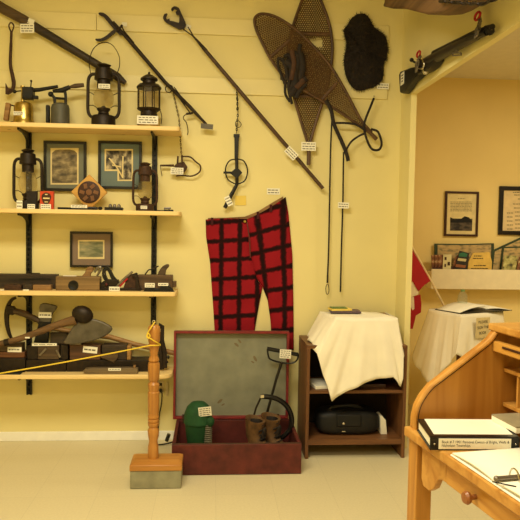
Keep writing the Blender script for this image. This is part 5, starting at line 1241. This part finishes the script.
# brackets and drawer on the front, traced in the desk's own plane
u1, _ = uv_of(dface(419, 455, vf)); u2, _ = uv_of(dface(446, 478, vf)); zd = dface(446, 483, vf).z; zlow = dface(430, 492, vf).z
for flip in (0, 1):
    pts = []
    for f, z_ in ((0, zt_), (0, zlow+.02), (.1, zlow), (.35, zlow), (.55, zlow+.02), (.68, zd-.01), (.8, zd-.002), (1, zd), (1, zt_)):
        u = -.085+(u2+.085)*f
        if flip: u = UL-u
        pts.append(K(u, vf, z_))
    MB().prism(pts, V*.02).build('bracket', m_deskx, t, bevel=.003)
dr = dbox(MB(), UL-u2+.003, u2-.003, vf-.002, vf+.018, zd, zt_-.001).build('drawer', WOOD('drawer_pine', (202, 148, 70), (172, 116, 44), 'Y', .35, 22), t, bevel=.003)
kn = dface(470.5, 497.4, vf-.018)
MB().lathe(kn+V*.016, [(.0, 0), (.007, 0), (.007, .014), (.015, .02), (.018, .028), (.014, .035), (0, .037)], 20, DR @ RY(-90)).build('knob', WOOD('knob_wood', (152, 94, 50), (120, 72, 36), 'Z', .35, 30), dr)
dbox(MB(), UL+.08, -.085, VD-.06, VD-.04, zd, zt_).build('rear_apron', m_deskx, t)
# gallery side panels
ue = -.03
prof = [(413, 427), (413.4, 417), (416, 405.6), (421.6, 395), (430, 384.6), (440, 376.8), (460, 361.6), (480, 346.2), (489, 338.6), (494, 333)]
pp = [dend(x, y, ue) for x, y in prof]; pv = [(uv_of(p)[1], max(p.z, ZD)) for p in pp]; pv[0] = (pv[0][0], ZD)
ztop = dend(497.5, 331.5, ue).z; pv[-1] = (pv[-1][0], ztop)
side = [(v, z_) for v, z_ in pv] + [(VD, ztop), (VD, ZD)]
for uu, sgn in ((ue, 1), (UL+.03, -1)):
    sd = MB().prism([K(uu, v, z_) for v, z_ in side], U*.022*sgn).build('side_panel', WOOD('panel_pine', (192, 136, 60), (160, 104, 38), 'Z', .4, 16, True), t, bevel=.003)
    # raised rim with the dark roll track just inside it
    tr = smooth([Vector((v, z_, 0)) for v, z_ in pv], 4); rim = []; trk = []
    for i, p in enumerate(tr):
        tg = (tr[min(i+1, len(tr)-1)]-tr[max(0, i-1)]).normalized(); nn = Vector((tg.y, -tg.x, 0))
        rim.append(p+nn*.005); trk.append(p+nn*.0145)
    MB().tube([K(uu-.004*sgn, p.x, p.y) for p in rim], .008, seg=8).build('rim', m_deskx, sd)
    MB().tube([K(uu-.0005*sgn, p.x, p.y) for p in trk], .0034, seg=6).build('roll_track', m_black, sd)
# top slab, tambour bottom rail, back, pigeonholes
vs_ = uv_of(dend(496.6, 325, ue))[1]
dbox(MB(), UL+.0, .0, vs_-.012, VD, ztop, dend(497, 324, ue).z).build('gallery_top', m_deskx, t, bevel=.005)
vr = uv_of(dend(491.6, 345, ue))[1]; zr0, zr1 = dend(492, 351, ue).z, dend(492, 340.4, ue).z
rl = dbox(MB(), UL+.035, ue-.003, vr, vr+.022, zr0, zr1).build('roll_rail', WOOD('rail_pine', (202, 148, 68), (174, 118, 44), 'Y', .35, 22), t, bevel=.004)
hp = dface(512, 350.6, vr-.001)
MB().box(hp, (.004, .1, .008), DR).build('finger_groove', m_fbrown, rl, bevel=.002)
dbox(MB(), UL+.035, ue-.003, VD-.02, VD, ZD, ztop).build('back_panel', m_deskz, t)
vp = uv_of(dend(503.4, 367, ue))[1]; z1_, z2_ = dend(503.4, 369.4, ue).z, dend(502.4, 403.6, ue).z
for z_ in (z1_, z2_): dbox(MB(), UL+.035, ue-.003, vp, VD-.021, z_-.006, z_+.006).build('pigeonhole_shelf', m_deskx, t, bevel=.001)
u0 = uv_of(dface(515.4, 390, vp))[0]
for i in range(5):
    u = u0 - i*.19
    dbox(MB(), u-.008, u, vp+.004, VD-.021, z2_+.0065, z1_-.0065).build('pigeonhole_divider', m_deskz, t)
# closed binder
zb3 = ZD+.001
f0, f1 = FL(430, 450, zb3), FL(519.6, 450.4, zb3); hb = hit(474, 437, f0, (0, 1, 0)).z - zb3
sd = (f1-f0).normalized(); bk = Vector((-sd.y, sd.x, 0)); L = (f1-f0).length
b0 = FL(416.4, 427.4, zb3); skew = b0-f0; dep = min(skew.dot(bk), uv_of(K(ue-.004, 0, 0))[0]-max(uv_of(f0)[0], uv_of(f1)[0])-.012)
dep = max(.12, dep)
rot = RZ(math.degrees(math.atan2(sd.y, sd.x)))
bl = sd*(skew.dot(sd)*.6)
t = thing('ring_binder', 'closed black ring binder with a typed spine label on the pine desk', 'binder', f0+sd*L/2+bk*dep/2)
def bprism(z0, z1, ins_l=0, ins_f=0):
    return [f0+sd*ins_l+bk*ins_f+Vector((0,0,z0)), f1-sd*ins_l+bk*ins_f+Vector((0,0,z0)), f1-sd*ins_l+bl+bk*dep+Vector((0,0,z0)), f0+sd*ins_l+bl+bk*dep+Vector((0,0,z0))], (0, 0, z1-z0)
MB().prism(*bprism(0, .003)).build('cover_lower', m_plast, t); MB().prism(*bprism(hb-.003, hb)).build('cover_upper', m_plast, t); MB().prism([f0+sd*.016+bk*.026+bl*.2+Vector((0,0,hb)), f1-sd*.012+bk*.026+bl*.2+Vector((0,0,hb)), f1-sd*.012+bl+bk*(dep-.003)+Vector((0,0,hb)), f0+sd*.022+bl+bk*(dep-.003)+Vector((0,0,hb))], (0,0,.001)).build('cover_sheet', m_paper, t)
MB().prism([f0, f1, f1+bk*.006, f0+bk*.006], (0, 0, hb)).build('spine', m_plast, t, bevel=.002)
MB().prism(*bprism(.005, hb-.006, .006, .02)).build('page_block', m_paper, t)
wl0, wl1 = hit(438.6, 443, f0, bk), hit(511, 443, f0, bk); zl = hit(474, 443.8, f0, bk).z
lc = (wl0+wl1)/2; lc.z = zl; lw = (wl1-wl0).length; lh = (hit(474, 438.6, f0, bk)-hit(474, 449, f0, bk)).length
pl = MB().box(lc-bk*.0008, (lw, .0014, lh), rot).build('spine_label', m_card, t, smooth=False)
text(pl, 'Book # 7 1901 Personal Census of Bright, Wells &\nNicholson Townships', lc-bk*.0018-sd*lw*.46, lh*.36, rot, m_ink, align='LEFT', fit=lw*.93)
b = MB()
for p in (f0+sd*.012, f1-sd*.012): b.ball(p+Vector((0, 0, hb*.5))-bk*.001, (.003, .002, .003))
b.build('rivet', m_chrome, t)
MB().prism([f0+bk*.006+Vector((0, 0, hb-.0004)), f1+bk*.006+Vector((0, 0, hb-.0004)), f1+bk*.026+Vector((0, 0, hb-.0004)), f0+bk*.026+Vector((0, 0, hb-.0004))], (0, 0, .0012)).build('spine_fold', m_plast, t)
# thick grey booklet resting on the binder
zg = zb3+hb+.0015
g0, g1 = FL(491.4, 420.4, zg), FL(524, 438, zg); e_ = (g1-g0); e_.z = 0; e_.normalize(); nn = Vector((-e_.y, e_.x, 0))
t = thing('catalogue', 'thick grey-covered booklet lying on the right end of the closed binder', 'booklet', g0+e_*.09)
hgt = hit(491.4, 414, g0, (0, 1, 0)).z - zg
gl = .13; gw = .1
MB().prism([g0, g0+e_*gl, g0+e_*gl+nn*gw, g0+nn*gw], (0, 0, hgt*.8)).build('page_block', m_paper, t, bevel=.001)
MB().prism([v+Vector((0, 0, hgt*.8)) for v in (g0, g0+e_*gl, g0+e_*gl+nn*gw, g0+nn*gw)], (0, 0, hgt*.2)).build('cover', M('grey_cover', (150, 138, 108), .6), t)
# open binder with rings
uA, vA = uv_of(FL(446, 452, zb3)); 
t = thing('open_binder', 'open ring binder with white pages lying near the desk front edge', 'binder', K(-.3, .25, ZD))
o0, o1, o2 = FL(441, 452.6, zb3), FL(519, 452.6, zb3), None
uo = uv_of(o0); 
va = .03
def pb(u, v, z_): return K(u, v, ZD+z_)
um = min(uv_of(f0)[0], uv_of(f1)[0])-.001
rl_ = uv_of(FL(500, 481.6, zb3+.01)); ur = rl_[0]; vr0 = rl_[1]
ub = um; w0, w1 = .006, va+.3; un = ur-(ub-ur)
# rail runs across the desk's depth; pages on either side of it
wS = uv_of(FL(446, 452.8, zb3))[1]; wS = .036
MB().prism([pb(ub, w0, .001), pb(un, w0, .001), pb(un, w1, .001), pb(ub, w1, .001)], (0, 0, .004)).build('cover', m_white, t, bevel=.001)
for (ua, ub2) in ((ub-.006, ur+.004), (ur-.004, un+.006)):
    MB().grid(lambda u, v: pb(ua+(ub2-ua)*u, w0+.003+(w1-w0-.012)*v, .0085 + .007*math.sin(u*math.pi)**.8), 14, 2).build('pages', m_paper, t, solid=.006)
MB().tube([pb(ur, vr0-.005, .019), pb(ur, w1-.02, .019)], .006, seg=10).ball(pb(ur, vr0-.01, .019), .0075).build('ring_rail', m_steel, t)
for i in range(3):
    v = vr0+.04+.1*i
    MB().tube([pb(ur+.02*math.cos(a_), v, .014+.026*math.sin(a_)) for a_ in [j*math.pi/10 for j in range(11)]], .0024, seg=8).build('ring', m_chrome, t)
MB().tube([pb(ur-.012, vr0-.03, .018), pb(ur-.05, vr0+.01, .018)], .0016).build('page_lifter', m_black, t)
